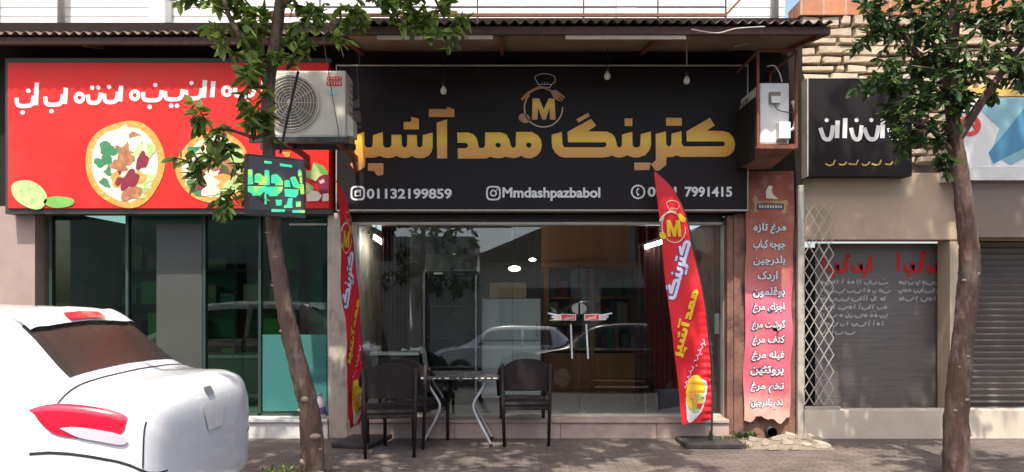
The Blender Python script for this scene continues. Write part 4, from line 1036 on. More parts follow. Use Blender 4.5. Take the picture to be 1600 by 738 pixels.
t = thing('blue_sign', 'white and blue shop sign with a red roundel beside the tree', 'sign', (X(1570,ys2),ys2,2.8))
MB().box((X(1488,ys2),ys2,Z(262,ys2)),(X(1760,ys2),.0,Z(152,ys2))).build('sign_board', M['white_print'], t)
MB().box((X(1484,ys2),ys2-.02,Z(282,ys2)),(X(1764,ys2),.02,Z(263,ys2))).build('sign_ledge', M['marble'], t)
MB().box((X(1500,ys2),ys2-.01,Z(151,ys2)),(X(1764,ys2),.0,Z(138,ys2))).build('sign_trim', M['gold_trim'], t)
f9 = lambda q: (lambda a, b: W(a, b, ys2-.003-.001*q))
m = MB(); poly(m, [[(1540,154),(1758,154),(1758,240),(1640,225),(1580,258),(1548,240),(1562,200),(1530,170)]], f9(0), .001); m.build('cyan_field', M['cyan_print'], t)
m = MB(); poly(m, [[(1545,238),(1600,170),(1660,155),(1600,232),(1552,256)]], f9(1), .001); m.build('blue_band', M['blue_print'], t)
m = MB(); poly(m, [ell(1516,196,17,17,28), ell(1516,196,9,10,20)], f9(2), .001); poly(m, [stroke([(1507,200),(1516,190),(1525,200)], 5)], f9(3), .001); m.build('red_roundel', M['red_sticker'], t)
MB().box((X(1500,.0),-.1,Z(372,0)),(13,.018,Z(284,0))).build('fascia_board', M['brown_panel'], rb)

# ------------------------------------------------------------------ feather flags
yF = -.35; sF = S(yF)
base = Vector((X(1111,yF), yF, 0))
fl1 = thing('feather_flag', 'tall red feather flag at the right end of the black shopfront', 'flag', base, 'red feather flags at the shop entrance')
Lp = [(1066,664),(1060,600),(1052,540),(1045,480),(1037,410),(1030,340),(1025,300),(1022,268)]
Rp = [(1111,656),(1111,600),(1108,545),(1101,480),(1087,410),(1071,340),(1052,298),(1023,268)]
def edge_at(P, t): return catmull([Vector((a,b,0)) for a, b in P], t*(len(P)-1))
def rip(px, py):
    lo = max(0, min(1, (py-420)/200))
    a, b = 1111-px, 690-py
    k = min(1, a/25)
    r = k*(.016*math.sin(b*.028+a*.05) + .007*math.sin(b*.07-a*.09))
    edge_d = max(0, 1-abs(px-1106+max(0,(560-py))*.08)/14)
    r += lo*edge_d*.014*math.sin(b*.55) + lo*.006*math.sin(a*.22+b*.12)
    return r
def flag_pt(px, py, proud=0):
    v = W(px, py, yF); return Vector((v.x, yF - rip(px, py) - proud, v.z))
nz, nx = 120, 18; vs, fs = [], []
for i in range(nz+1):
    a, b = edge_at(Lp, i/nz), edge_at(Rp, i/nz)
    for j in range(nx+1):
        p = a.lerp(b, j/nx); vs.append(flag_pt(p.x, p.y))
for i in range(nz):
    for j in range(nx): q = i*(nx+1)+j; fs.append((q,q+1,q+nx+2,q+nx+1))
cl = MB().add(vs, fs).build('flag_cloth', M['red_cloth'], fl1, smooth=True)
pole = [W(1111,690,yF)+Vector((.006,.012,0)), W(1112,640,yF)+Vector((.006,.012,0)), W(1112,560,yF)+Vector((.004,.012,0)), W(1102,480,yF)+Vector((.004,.012,0)), W(1088,410,yF)+Vector((.004,.012,0)), W(1072,340,yF)+Vector((.004,.012,0)), W(1052,297,yF)+Vector((.004,.012,0)), W(1024,268,yF)+Vector((.003,.012,0))]
MB().tube(smoothpath(pole), [.013]*14+[.009]*29, 8).build('pole', M['black_plate'], fl1, smooth=True)
MB().tube([base, base+Vector((0,0,.14))], .018, 10).build('pole_socket', M['black_plate'], fl1)
MB().box((X(1064,-.4),-.57,.004),(X(1158,-.4),-.14,.05)).build('base_plate', M['black_plate'], fl1, bevel=.006)
def remap(g, src, o, e, lw, hh):
    """sign letters (src box x0,y0,x1,y1) laid along direction e from o on the flag, lw long, hh high"""
    x0, y0, x1, y1 = src; e = Vector(e).normalized(); n = Vector((e.y, -e.x)) * (1 if e.y < 0 else -1)
    n = Vector((e.y, -e.x))
    return [[tuple(Vector(o)+e*((a-x0)/(x1-x0)*lw)+n*((y1-b)/(y1-y0)*hh)) for a, b in lp] for lp in g]
def grow(lp, k):
    pts = [Vector(p) for p in lp]; n = len(pts); ar = sum(pts[i].x*pts[(i+1)%n].y-pts[(i+1)%n].x*pts[i].y for i in range(n)); s = 1 if ar > 0 else -1
    out = []
    for i in range(n):
        d = (pts[(i+1)%n]-pts[i-1]); d = d.normalized() if d.length else Vector((1,0)); out.append(tuple(pts[i]+Vector((d.y,-d.x))*k*s))
    return out
for words_, src, o, e, lw, hh, mt, nm in ((GB,(855,180,1152,268),(1060,474),(26,-92),100,25,'lilac','lettering'),(GA,(545,165,850,272),(1068,562),(27,-100),112,25,'yellow','lettering')):
    if mt == 'lilac':
        m = MB()
        for g in words_: poly(m, [grow(lp, 1.3) for lp in remap(g, src, o, e, lw, hh)[:1]], lambda a, b: flag_pt(a, b, .006))
        m.build('lettering_outline', M['navy'], cl)
    m = MB()
    for g in words_: poly(m, remap(g, src, o, e, lw, hh), lambda a, b: flag_pt(a, b, .0085))
    m.build(nm, M[mt], cl)
m = MB(); pts = []
for k in range(30):
    t = k/29; c = Vector((1070,604)).lerp(Vector((1100,530)), t); pts.append((c.x+3.2*math.sin(k*1.9), c.y+2.2*math.cos(k*1.9)))
poly(m, [stroke(pts[:14], 1.8)], lambda a, b: flag_pt(a, b, .009)); poly(m, [stroke(pts[15:], 1.8)], lambda a, b: flag_pt(a, b, .009))
for q in (.2,.45,.7,.9):
    c = Vector((1076,604)).lerp(Vector((1104,532)), q); poly(m, [ell(c.x, c.y, 1.6, 1.6, 8)], lambda a, b: flag_pt(a, b, .009))
m.build('script_lettering', M['pinkpr'], cl)
def femb(shapes, nm, mt, k):
    m = MB()
    for s in shapes:
        s = [((a-848)*.62+1051+(b-160)*.08, (b-160)*.78+349) for a, b in s]
        poly(m, [s], lambda a, b: flag_pt(a, b, k))
    m.build(nm, M[mt], cl)
femb([EM_M], 'emblem_letter', 'yellow', .007)
femb(EM_RING+EM_HANDLE, 'emblem_ring', 'cream', .0075); femb(EM_SPOON+EM_FORK, 'emblem_cutlery', 'yellow', .008); femb(EM_HAT, 'chef_hat', 'cream', .0075)
def food(c, nm, mt, k):
    for i, a in enumerate(c):
        m = MB(); poly(m, [ell(a[0],a[1],a[2],a[3],22,a[4] if len(a)>4 else 0,.08,int(a[0]*3))], lambda a, b: flag_pt(a, b, k+.0006*i)); m.build(nm, M[mt], cl)
food([(1087,622,15,36,.22)], 'plate', 'white_print', .012)
food([(1086,606,14,19,.2),(1082,628,9,13)], 'rice', 'yellow', .014)
food([(1090,626,9,11,.4),(1083,617,5,6)], 'grilled_meat', 'orange', .016)
food([(1094,622,5,9,.5),(1086,641,5,4)], 'lettuce', 'lime_print', .018); food([(1080,600,4,5),(1092,634,4,5)], 'tomato', 'red_sticker', .018)
base2 = Vector((X(567,-.25), -.25, 0))
f2 = dup(fl1, base2, R(76), 'narrow looking red feather flag turned sideways at the left end of the shopfront'); f2.scale = (.95,.95,.94)

# ------------------------------------------------------------------ chairs and table
CH_G = 'dark woven armchairs outside the shop'
def make_chair():
    t = thing('woven_armchair', 'x', 'chair', (0,0,0), CH_G)
    w2 = .255
    MB().box((-.24,-.24,.405),(.24,.25,.45)).build('seat', M['rattan'], t, bevel=.018)
    # backrest: gently curved woven panel with a rounded top, back of the chair at y = -.25
    vs, fs = [], []; n = 18; rows = 8
    for i in range(n+1):
        u = -1+2*i/n
        top = .895-.12*abs(u)**2.6; bot = .565+.0*u
        for j in range(rows+1):
            z = bot+(top-bot)*j/rows; yb_ = -.262-.10*(z-.45)+.075*u*u
            for e in (0,.028): vs.append((u*.262, yb_+e, z))
    st_ = (rows+1)*2
    for i in range(n):
        for j in range(rows):
            q = i*st_+j*2; fs += [(q,q+st_,q+st_+2,q+2),(q+1,q+3,q+st_+3,q+st_+1)]
        q = i*st_; fs += [(q,q+1,q+st_+1,q+st_),(q+rows*2,q+st_+rows*2,q+st_+rows*2+1,q+rows*2+1)]
    for j in range(rows):
        q = j*2; fs.append((q,q+2,q+3,q+1)); q = n*st_+j*2; fs.append((q,q+1,q+3,q+2))
    MB().add(vs, fs).build('backrest', M['rattan'], t, smooth=False)
    for s in (-1,1):
        MB().tube(smoothpath([(s*.255,-.20,.80),(s*.275,-.10,.70),(s*.278,.05,.655),(s*.272,.20,.64),(s*.262,.245,.60),(s*.25,.255,.45)]), .024, 8).build('arm', M['rattan'], t, smooth=True)
        MB().tube([(s*.245,-.235,.84),(s*.238,-.235,.45),(s*.225,-.25,.0)], [.018,.02,.016], 8).build('leg', M['rattan'], t, smooth=True)
        MB().tube([(s*.232,.235,.44),(s*.225,.25,.0)], [.02,.016], 8).build('leg', M['rattan'], t, smooth=True)
    MB().box((-.235,-.235,.365),(.235,.245,.404)).build('seat_frame', M['rattan'], t, bevel=.006)
    return t
chair = make_chair()
spots = [((-1.19,-.70,0), R(9), 'front dark armchair before the left pane, seen from behind'),
         ((-.99,-.25,0), R(-24), 'rear dark armchair half hidden behind the front one by the table'),
         ((.13,-.19,0), R(4), 'dark armchair right of the folding table before the glass doors')]
for i, (loc, rz, lb) in enumerate(spots):
    if i == 0: chair.location = loc; chair.rotation_euler = (0,0,rz); chair["label"] = lb
    else: dup(chair, loc, rz, lb)
tb = thing('folding_table', 'dark topped folding table on curved grey steel legs', 'table', (-.56,-.30,0))
MB().box((-.985,-.56,.70),(-.135,-.03,.722)).build('tabletop', M['tabletop'], tb, bevel=.008)
m = MB()
pts = [(-.985,-.56),(-.135,-.56),(-.135,-.03),(-.985,-.03)]
for i in range(4):
    a, b = Vector(pts[i]+(.708,)), Vector(pts[(i+1)%4]+(.708,)); m.bar(a, b, .012, .034)
m.build('edge_band', M['black_plate'], tb, bevel=.003)
for yy in (-.47,-.10):
    for s, x0 in ((1,-.86),(-1,-.26)):
        cpts = smoothpath([(x0,yy,.695),(x0+s*.035,yy,.60),(x0+s*.115,yy,.47),(x0+s*.125,yy,.38),(x0+s*.06,yy,.23),(x0-s*.03,yy,.06),(x0-s*.045,yy,.03)])
        MB().tube(cpts, .0135, 8).build('leg', M['grey_tube'], tb, smooth=True)
        MB().tube([(x0-s*.043,yy,.034),(x0-s*.05,yy,.0)], .019, 8).build('foot', M['black_rubber'], tb)
for s, x0 in ((1,-.86),(-1,-.26)): MB().tube([(x0+s*.122,-.47,.40),(x0+s*.122,-.10,.40)], .008, 6).build('stretcher', M['grey_tube'], tb)
for k in range(14):
    m = MB(); rnd = random.Random(k); x = -.97+k*.06
    if rnd.random() < .75: m.box((x,-.5685,.703),(x+rnd.uniform(.015,.05),-.5665,.703+rnd.uniform(.004,.012))).build('edge_glint', M['white_print'], tb)  # white slivers painted in as glints along the table's front edge

# ------------------------------------------------------------------ trees
def leaf(mb, p, d, up, l, wd):
    d = d.normalized(); sd = d.cross(up)
    if sd.length < .05: sd = d.cross(Vector((1,0,0)))
    sd.normalize(); nrm = sd.cross(d)
    vs = [p, p+d*l*.35+sd*wd*.5+nrm*l*.06, p+d*l*.72+sd*wd*.38+nrm*l*.03, p+d*l, p+d*l*.72-sd*wd*.38+nrm*l*.03, p+d*l*.35-sd*wd*.5+nrm*l*.06, p+d*l*.5-nrm*l*.03]
    mb.add(vs, [(0,1,6),(1,2,6),(2,3,6),(3,4,6),(4,5,6),(5,0,6)])
def crown(mb, tw, clusters, seed, lsize):
    rnd = random.Random(seed)
    for c, r, n in clusters:
        c = Vector(c); k = 0
        nb = max(2, n//16)
        for _ in range(nb):                             # twigs with rows of leaves
            d = Vector((rnd.gauss(0,1), rnd.gauss(0,1), rnd.gauss(0,.8)-.15)).normalized()
            st = c + Vector((rnd.gauss(0,.33), rnd.gauss(0,.33), rnd.gauss(0,.33)))*r
            ln = r*rnd.uniform(.45,.9)+.08; en = st + d*ln + Vector((0,0,-.15*ln))
            tw.tube([st, st.lerp(en,.5)+Vector((0,0,.03*ln)), en], [.006,.005,.002], 4, False)
            m_ = max(3, int(1.6*n)//nb)
            for q in range(m_):
                f = (q+rnd.random())/m_; p = st.lerp(en, f)
                ld = (d*rnd.uniform(.1,.9) + Vector((rnd.gauss(0,1), rnd.gauss(0,1), rnd.gauss(0,.6)-.35))).normalized()
                l = lsize*rnd.uniform(.5,1.3)
                leaf(mb, p, ld, Vector((rnd.gauss(0,.5), rnd.gauss(0,.5), 1)), l, l*rnd.uniform(.36,.5))
def tree(name, label, trunk, radii, limbs, clusters, seed, lsize, lm, knobs=0, loc=None):
    t = thing(name, label, 'tree', trunk[0])
    T = smoothpath(trunk, 6); rr = [catmull(radii, (len(radii)-1)*i/(len(T)-1)) for i in range(len(T))]
    rnd = random.Random(seed)
    T2 = smoothpath(trunk, 26); m = MB().tube(T2, [catmull(radii, (len(radii)-1)*i/(len(T2)-1)) for i in range(len(T2))], 26)
    for i in range(len(T2)*26):                            # ridges, dents and swellings of the bark
        c = T2[i//26]; v = m.v[i]; q = v-c
        k = 1 + .16*noise.noise(Vector((v.x*9, v.y*9, v.z*2.2))+Vector((seed,0,0))) + .12*noise.noise(Vector((v.x*34, v.y*34, v.z*9))) + .07*noise.noise(v*70)
        m.v[i] = c + q*k
    for lb in limbs:
        lp = smoothpath(lb[0], 5); m.tube(lp, [lb[1]+(lb[2]-lb[1])*i/(len(lp)-1) for i in range(len(lp))], 8)
    tr = m.build('trunk', M['bark'], t, smooth=True)
    if knobs:
        for k in range(knobs):
            i = rnd.choice(range(1, int(len(T)*.5))) if k % 3 else rnd.choice(range(0, 9))
            an = rnd.uniform(-2.7,-.4); p = T[i]+Vector((math.cos(an),math.sin(an),0))*rr[i]*.92; r = rnd.uniform(.012,.034)*(1.25 if i < 8 else .7)
            MB().sphere(p, r, 9, 6, (rnd.uniform(.8,1.6),.7,rnd.uniform(.35,.8))).build('knot', M['bark_knob'], tr, smooth=True)
    lv, tw = MB(), MB(); crown(lv, tw, clusters, seed, lsize)
    nf = len(lv.f); lv.add(tw.v, tw.f)
    cr = lv.build('crown', lm, t, recalc=False); cr.data.materials.append(M['bark'])
    for p in cr.data.polygons[nf:]: p.material_index = 1
    return t
yT = -1.65
tp = lambda pts, y=yT: [W(a, b, y) for a, b in pts]
cl1 = []
def C(px, py, y, r, n): cl1.append((W(px,py,y), r, n))
C(440,22,-1.6,.22,70); C(475,45,-1.5,.20,60); C(520,20,-1.5,.22,70); C(560,8,-1.4,.2,60); C(428,75,-1.7,.12,34); C(458,88,-1.7,.06,12); C(515,50,-1.6,.10,24); C(420,130,-1.75,.09,20); C(422,205,-1.7,.06,10)
C(650,8,-1.6,.18,60); C(690,18,-1.6,.15,55); C(715,32,-1.65,.09,22); C(690,55,-1.65,.10,22); C(708,52,-1.65,.05,8); C(618,14,-1.5,.15,40); C(660,40,-1.6,.09,20); C(585,-8,-1.5,.2,60)
for px, py, y, r, n in ((395,18,-1.7,.26,100),(350,15,-1.8,.26,100),(305,-5,-1.8,.22,70),(400,80,-1.8,.20,70),(365,60,-1.9,.18,60),(390,130,-1.9,.18,60),(392,190,-1.9,.13,44),(345,205,-1.9,.17,70),(320,245,-1.95,.14,50),(370,250,-1.9,.17,60),(340,295,-1.95,.13,40),(385,280,-1.95,.11,32),(310,190,-1.9,.10,30),(408,165,-1.8,.07,16)): C(px,py,y,r,n)
rnd = random.Random(31)                                   # the part of the crown above the frame that shades the pavement
for k in range(110):
    x = rnd.uniform(-4.2,1.25); yy = rnd.uniform(-4.1,-2.6); zq = rnd.uniform(4.6, min(6.2, 3.5+(-1.6-yy)*2.05))
    cl1.append((Vector((x,yy,zq)), .42, 75))
for k in range(100):                                      # unseen taller foliage, added to shade the shop window
    x = rnd.uniform(-2.4,1.3); yy = rnd.uniform(-3.5,-2.4); zq = -yy*2.05+rnd.uniform(.1,2.3); cl1.append((Vector((x,yy,zq)), .42, 62))
trunkL = tp([(491,748),(482,640),(456,535),(436,430),(426,350),(421,250),(419,150),(432,50),(444,-50),(450,-150)])
tree('street_tree', 'leaning knotty street tree in front of the left shop', trunkL, [.092,.084,.07,.062,.057,.052,.05,.048,.045,.04],
  [([W(438,10,yT),W(500,-40,-1.6),W(600,-60,-1.6),W(660,-30,-1.6),W(690,20,-1.62)],.04,.008),
   ([W(448,-60,yT),Vector((-1.6,-2.3,4.9)),Vector((-1.0,-3.0,5.4)),Vector((.2,-3.2,5.8))],.05,.015),
   ([W(448,-100,yT),Vector((-2.3,-2.5,5.2)),Vector((-3.2,-3.0,5.7))],.05,.015),
   ([W(421,140,yT),W(400,90,-1.75),W(360,30,-1.85),W(340,-40,-1.9)],.04,.012),
   ([W(421,200,yT),W(400,215,-1.8),W(345,205,-1.9),W(325,270,-1.95)],.02,.006)], cl1, 5, .108, M['leaf'], 18)
cl2 = []
for px, py, y, r, n in ((1370,20,-1.7,.24,110),(1420,40,-1.7,.30,150),(1480,15,-1.8,.34,180),(1545,30,-1.7,.32,160),(1600,20,-1.8,.30,120),(1640,60,-1.7,.3,100),(1400,100,-1.75,.24,110),(1460,100,-1.6,.3,150),(1530,95,-1.8,.28,130),(1590,90,-1.7,.22,90),
   (1430,160,-1.7,.24,110),(1480,170,-1.6,.22,110),(1395,185,-1.7,.18,70),(1445,215,-1.7,.17,70),(1470,235,-1.7,.12,40),(1510,140,-1.7,.18,70),(1580,130,-1.7,.14,40),(1360,60,-1.7,.14,50),(1345,140,-1.7,.1,20),(1400,215,-1.7,.1,24)):
    cl2.append((W(px,py,y), r, n))
rnd = random.Random(17)
for k in range(70):
    x = rnd.uniform(3.3,6.8); yy = rnd.uniform(-4.3,-3.4); zq = rnd.uniform(4.5,5.6); cl2.append((Vector((x,yy,zq)), .4, 60))
for k in range(95):                                       # unseen high foliage, added so that the gate lies in shade
    x = rnd.uniform(2.9,7.6); yy = rnd.uniform(-3.2,-2.0); zq = -yy*2.05+rnd.uniform(1.05,3.1); cl2.append((Vector((x,yy,zq)), .4, 60))
yR = -1.6
trunkR = [W(a,b,yR) for a, b in ((1494,745),(1496,640),(1504,540),(1513,450),(1514,390),(1505,310),(1494,230),(1486,140),(1490,40),(1500,-60))]
tree('street_tree', 'slender street tree with dense dark crown before the shuttered shop', trunkR, [.105,.092,.082,.078,.074,.068,.06,.052,.042,.035],
  [([W(1488,230,yR),W(1540,150,-1.7),W(1590,80,-1.7),W(1640,20,-1.7)],.045,.012), ([W(1480,140,yR),W(1430,80,-1.7),W(1390,20,-1.7)],.04,.01),
   ([W(1490,240,yR),W(1450,200,-1.7),W(1410,190,-1.7)],.025,.006)], [(c, r, int(n*1.35)) for c, r, n in cl2], 9, .088, M['leaf_dark'], 8)
def plant(name, label, c, n, l, spread, m_, seed, grp=None):
    rnd = random.Random(seed); t = thing(name, label, 'plant', c, grp); mb = MB(); sm = MB()
    for k in range(n):
        a = rnd.uniform(0,6.28); r = spread*math.sqrt(rnd.random()); p = Vector(c)+Vector((r*math.cos(a), r*math.sin(a)*.6, 0)); h = rnd.uniform(.3,1)*l
        d = Vector((math.cos(a)*.6, math.sin(a)*.6, rnd.uniform(.4,1.2))).normalized(); q = p+d*h*.6; sm.tube([p,q], .002, 4, False)
        for j in range(3): leaf(mb, p.lerp(q,.4+.3*j), (d+Vector((rnd.gauss(0,.7),rnd.gauss(0,.7),.1))).normalized(), Vector((0,0,1)), l*rnd.uniform(.4,.7), l*.25)
    mb.build('foliage', m_, t, recalc=False); sm.build('stem', m_, t)
kind(MB().box((-2.1,-1.80,-.05),(-1.15,-1.40,.005)).build('soil', M['soil']), 'structure')
plant('weed_clump', 'bright green weeds at the foot of the leaning tree', (X(450,-1.5),-1.52,.005), 46, .07, .20, M['weed'], 1)
plant('weed_clump', 'low green weed beside the flag base and stone rubble', (X(1132,-.25),-.22,0), 26, .09, .13, M['weed'], 2)
plant('weed_clump', 'small yellowish weed among the broken stone slabs', (X(1160,-.5),-.5,0), 12, .06, .07, M['weed'], 3)
plant('weed_clump', 'dry dark weed under the torn foot of the red banner', (X(1168,-.05),-.06,0), 22, .11, .10, M['leaf_dark'], 4)

# rubble and pipe at the foot of the banner
kind(MB().add([(X(1150,-.05),-.02,.004),(X(1290,-.05),-.02,.004),(X(1310,-.7),-.62,.004),(X(1160,-.6),-.60,.004)],[(0,1,2,3)]).build('rubble_soil', mat('pale grit', (.23,.185,.145), .95, var=.5, scale=25, bump=.6, bscale=60)), 'structure')
rnd = random.Random(12)
slabs = [(1178,690),(1195,697),(1215,688),(1232,694),(1250,686),(1262,697),(1205,703),(1242,703),(1225,680),(1190,681),(1272,690),(1258,677),(1170,699),(1236,685),(1284,700)]
for k, (px, py) in enumerate(slabs):
    yy = F*H/(py-HY)-D; c = Vector((X(px,yy), yy, .006)); n = rnd.randrange(5,8); r = rnd.uniform(.045,.10); hgt = rnd.uniform(.02,.06); a0 = rnd.random()*6
    ring_ = [(r*rnd.uniform(.75,1.2)*math.cos(a0+2*math.pi*i/n), r*.62*rnd.uniform(.75,1.2)*math.sin(a0+2*math.pi*i/n)) for i in range(n)]
    tx, ty = rnd.uniform(-.4,.4), rnd.uniform(-.5,.2)
    vs = [c+Vector((a,b,0)) for a, b in ring_]+[c+Vector((a*.92,b*.92,max(.012,hgt+a*tx+b*ty))) for a, b in ring_]
    o = MB().add(vs, [tuple(range(n))[::-1], tuple(range(n,2*n))]+[(i,(i+1)%n,(i+1)%n+n,i+n) for i in range(n)]).build('broken_slab', M['slab'], bevel=.005)
    tag(o, 'broken pale stone slab lying in the rubble under the red banner', 'stone slab', 'broken stone slabs under the banner')
pc = W(1206,670,-.06)
tag(MB().lathe([(.052,-.05),(.052,.25),(.043,.25),(.043,-.05),(.052,-.05)], (pc.x,-.03,.075), 'y', 20).build('drain_pipe', M['black_plate'], smooth=True), 'dark drain pipe end poking out under the torn banner', 'pipe')

# ------------------------------------------------------------------ led sign on the left tree
pA, pB = W(384,345,-2.05), W(478,340,-1.80)
tdir = Vector((pB.x-pA.x, pB.y-pA.y, 0)).normalized(); nrm = Vector((tdir.y, -tdir.x, 0))
lt = thing('led_sign', 'black box sign with glowing green led lettering beside the leaning tree', 'sign', pA)
wl = (Vector((pB.x,pB.y))-Vector((pA.x,pA.y))).length; zl, zh = Z(341,-1.82), Z(247,-1.86)
def onled(u, z, k): return Vector((pA.x,pA.y,0))+tdir*u+nrm*k+Vector((0,0,z))
vs = [onled(u,z,k) for k in (0,-.07) for u, z in ((0,zl),(wl,zl),(wl,zh),(0,zh))]
MB().add(vs, [(0,1,2,3),(7,6,5,4),(0,4,5,1),(1,5,6,2),(2,6,7,3),(3,7,4,0)]).build('housing', M['black_plate'], lt, bevel=.008)
vs = [onled(u,z,.003) for u, z in ((.02,zl+.045),(wl-.02,zl+.045),(wl-.02,zh-.02),(.02,zh-.02))]
MB().add(vs, [(0,1,2,3)]).build('screen', mat('led screen', (.06,.055,.055), .35, var=.3, scale=30), lt)
def led_pt(px, py):
    o = Vector((0,-D,H)); d = W(px,py,-D+1)-o; p0 = Vector((pA.x,pA.y,0))+nrm*.006
    k = (p0-o).dot(nrm)/d.dot(nrm); return o+d*k
lg = [[(20,75),(98,85),(98,108),(20,103)],[(182,102),(310,122),(312,146),(185,133)],[(95,582),(235,585),(235,614),(95,612)],[(315,592),(445,595),(445,625),(315,622)],
 [(22,178),(50,172),(70,180),(78,330),(22,335)],[(92,235),(110,218),(150,215),(190,250),(215,295),(218,335),(135,335),(135,315),(92,312)],[(22,348),(217,348),(205,395),(150,448),(75,450),(60,425),(22,410)],
 [(230,290),(250,277),(283,278),(298,350),(232,355)],[(230,372),(380,374),(375,430),(350,462),(240,450)],[(288,260),(310,243),(345,242),(385,320),(432,322),(440,425),(402,428),(392,372),(322,350)],
 [(372,180),(392,165),(410,190),(415,235),(375,240)],[(388,244),(414,242),(420,315),(394,312)],[(272,468),(318,466),(312,530),(318,570),(225,572),(225,548),(255,535)],[(138,485),(205,485),(200,545),(145,548)],[(350,505),(403,505),(400,558),(352,560)],[(22,420),(40,418),(46,530),(22,535)]]
m = MB()
for g in lg: poly(m, [zc(410,240,6.708,g)], led_pt)
for dx_ in (-22,):
    for g in lg[4:7]: poly(m, [[(a+dx_+ -4, b-1) for a, b in zc(410,240,6.708,g)]], lambda a, b: led_pt(a,b)+nrm*.001)
m.build('led_lettering', M['led'], lt)
MB().bar(onled(wl*.5,zl+.15,-.07), W(432,300,yT), .03).build('bracket', M['black_plate'], lt)

# ------------------------------------------------------------------ cars
ST = [(-.005,.52,.34,.64,.32,.70,.71),(.03,.34,.70,.84,.58,.92,.94),(.17,.28,.82,.94,.68,1.01,1.04),(.52,.25,.865,.99,.66,1.06,1.095),(.93,.25,.88,.95,.585,1.36,1.43),(1.30,.25,.885,.96,.575,1.42,1.485),
      (2.2,.25,.885,.955,.58,1.425,1.49),(2.75,.25,.885,.95,.60,1.33,1.39),(3.35,.25,.875,.93,.66,.99,1.03),(3.95,.27,.84,.82,.62,.885,.92),(4.25,.32,.74,.70,.55,.74,.76),(4.36,.42,.5,.58,.4,.6,.61)]
def car(name, label, origin, paint, heading=-1):
    """rear bumper centre at origin, the car points to -x (heading -1) or +x"""
    t = thing(name, label, 'car', origin); o = Vector(origin); t.scale = (1,1,1.07)
    secs = []
    for x, zb, w_, zs, wr, zr, zc_ in ST:
        secs.append([Vector((x,0,zb)),Vector((x,w_*.86,zb)),Vector((x,w_*.975,zb+min(.13,.3*(zs-zb)))),Vector((x,w_,min(max(zb+.2,zs-.33),zb+.6*(zs-zb)))),Vector((x,w_*.985,zs-min(.07,.15*(zs-zb)))),Vector((x,w_*.94,zs)),Vector((x,wr,zr)),Vector((x,wr*.62,zr+(zc_-zr)*.72)),Vector((x,0,zc_))])
    NV = 8
    def pt(u, v, side=1):
        row = [catmull([s[k] for s in secs], u) for k in range(NV+1)]
        p = catmull(row, v); return o + Vector((heading*p.x, side*p.y, p.z))
    def nrm_(u, v, side):
        e = .02; du = pt(min(u+e,len(secs)-1.001),v,side)-pt(max(u-e,0),v,side); dv = pt(u,min(v+e,NV),side)-pt(u,max(v-e,0),side)
        n = du.cross(dv); n.normalize(); c = o+Vector((heading*2.1,0,.75))
        return n if n.dot(pt(u,v,side)-c) > 0 else -n
    nu, nv = (len(secs)-1)*7, NV*5; vs, fs = [], []
    for i in range(nu+1):
        u = (len(secs)-1)*i/nu
        ring_ = [pt(u, NV*j/nv, 1) for j in range(nv+1)] + [pt(u, NV*j/nv, -1) for j in range(nv-1, 0, -1)]
        vs += ring_
    m_ = 2*nv
    for i in range(nu):
        for j in range(m_): q = i*m_; fs.append((q+j, q+(j+1)%m_, q+(j+1)%m_+m_, q+j+m_))
    n0 = len(vs); vs += [o+Vector((heading*-.006,0,.65)), o+Vector((heading*4.37,0,.55))]
    for j in range(m_): fs += [(n0, (j+1)%m_, j), (n0+1, nu*m_+j, nu*m_+(j+1)%m_)]
    MB().add(vs, fs).build('body', paint, t, smooth=True)
    def patch(nm, u0, u1, v0, v1, sides, mt, k=.006, skew=0, skew1=None, cross=False, n=14, rnd_=0):
        if skew1 is None: skew1 = skew
        for sd in sides:
            vs, fs = [], []
            for i in range(n+1):
                for j in range(n+1):
                    v = v0+(v1-v0)*j/n; f = j/n
                    a, b = u0+skew*f, u1+skew1*f; u = a+(b-a)*i/n
                    if rnd_: v = (v0+v1)/2+(v-(v0+v1)/2)*max(.2, 1-abs(2*i/n-1)**(rnd_+1.5))**.5
                    vs.append(pt(u,v,sd)+nrm_(u,v,sd)*k)
            for i in range(n):
                for j in range(n): q = i*(n+1)+j; fs.append((q,q+1,q+n+2,q+n+1))
            if cross:
                off = len(vs)
                for i in range(n+1):
                    for j in range(n+1):
                        v = v0+(v1-v0)*j/n; f = j/n; a, b = u0+skew*f, u1+skew1*f; u = a+(b-a)*i/n
                        vs.append(pt(u,v,-sd)+nrm_(u,v,-sd)*k)
                for i in range(n):
                    for j in range(n): q = off+i*(n+1)+j; fs.append((q,q+n+1,q+n+2,q+1))
            MB().add(vs, fs).build(nm, mt, t, smooth=True)
    patch('rear_window', 3.12, 3.90, 6.18, 8, (1,), M['car_glass'], cross=True)
    patch('windscreen', 7.1, 7.92, 6.18, 8, (1,), M['car_glass'], cross=True)
    patch('side_window', 4.35, 5.55, 5.12, 5.85, (1,-1), M['car_glass'], skew=.25, skew1=0)
    patch('side_window', 5.62, 7.45, 5.12, 5.85, (1,-1), M['car_glass'], skew=0, skew1=-.45)
    patch('tail_light', 1.9, 3.15, 3.6, 4.9, (1,-1), M['lamp_red'], k=.008, skew=-.05, skew1=.15, rnd_=3)
    patch('reversing_lamp', 1.85, 2.7, 3.6, 3.82, (1,-1), M['lamp_clear'], k=.013, skew=-.05, skew1=.15, rnd_=3)
    patch('headlight', 9.3, 10.4, 3.7, 4.8, (1,-1), M['lamp_clear'], k=.01)
    patch('spoiler', 3.78, 4.12, 6.2, 8, (1,), paint, k=.028, cross=True)
    patch('brake_light', 3.80, 3.93, 7.45, 8, (1,), M['lamp_red'], k=.04, cross=True)
    patch('number_plate', .10, .75, 7.45, 8, (1,), M['white_plastic'], k=.012, cross=True)
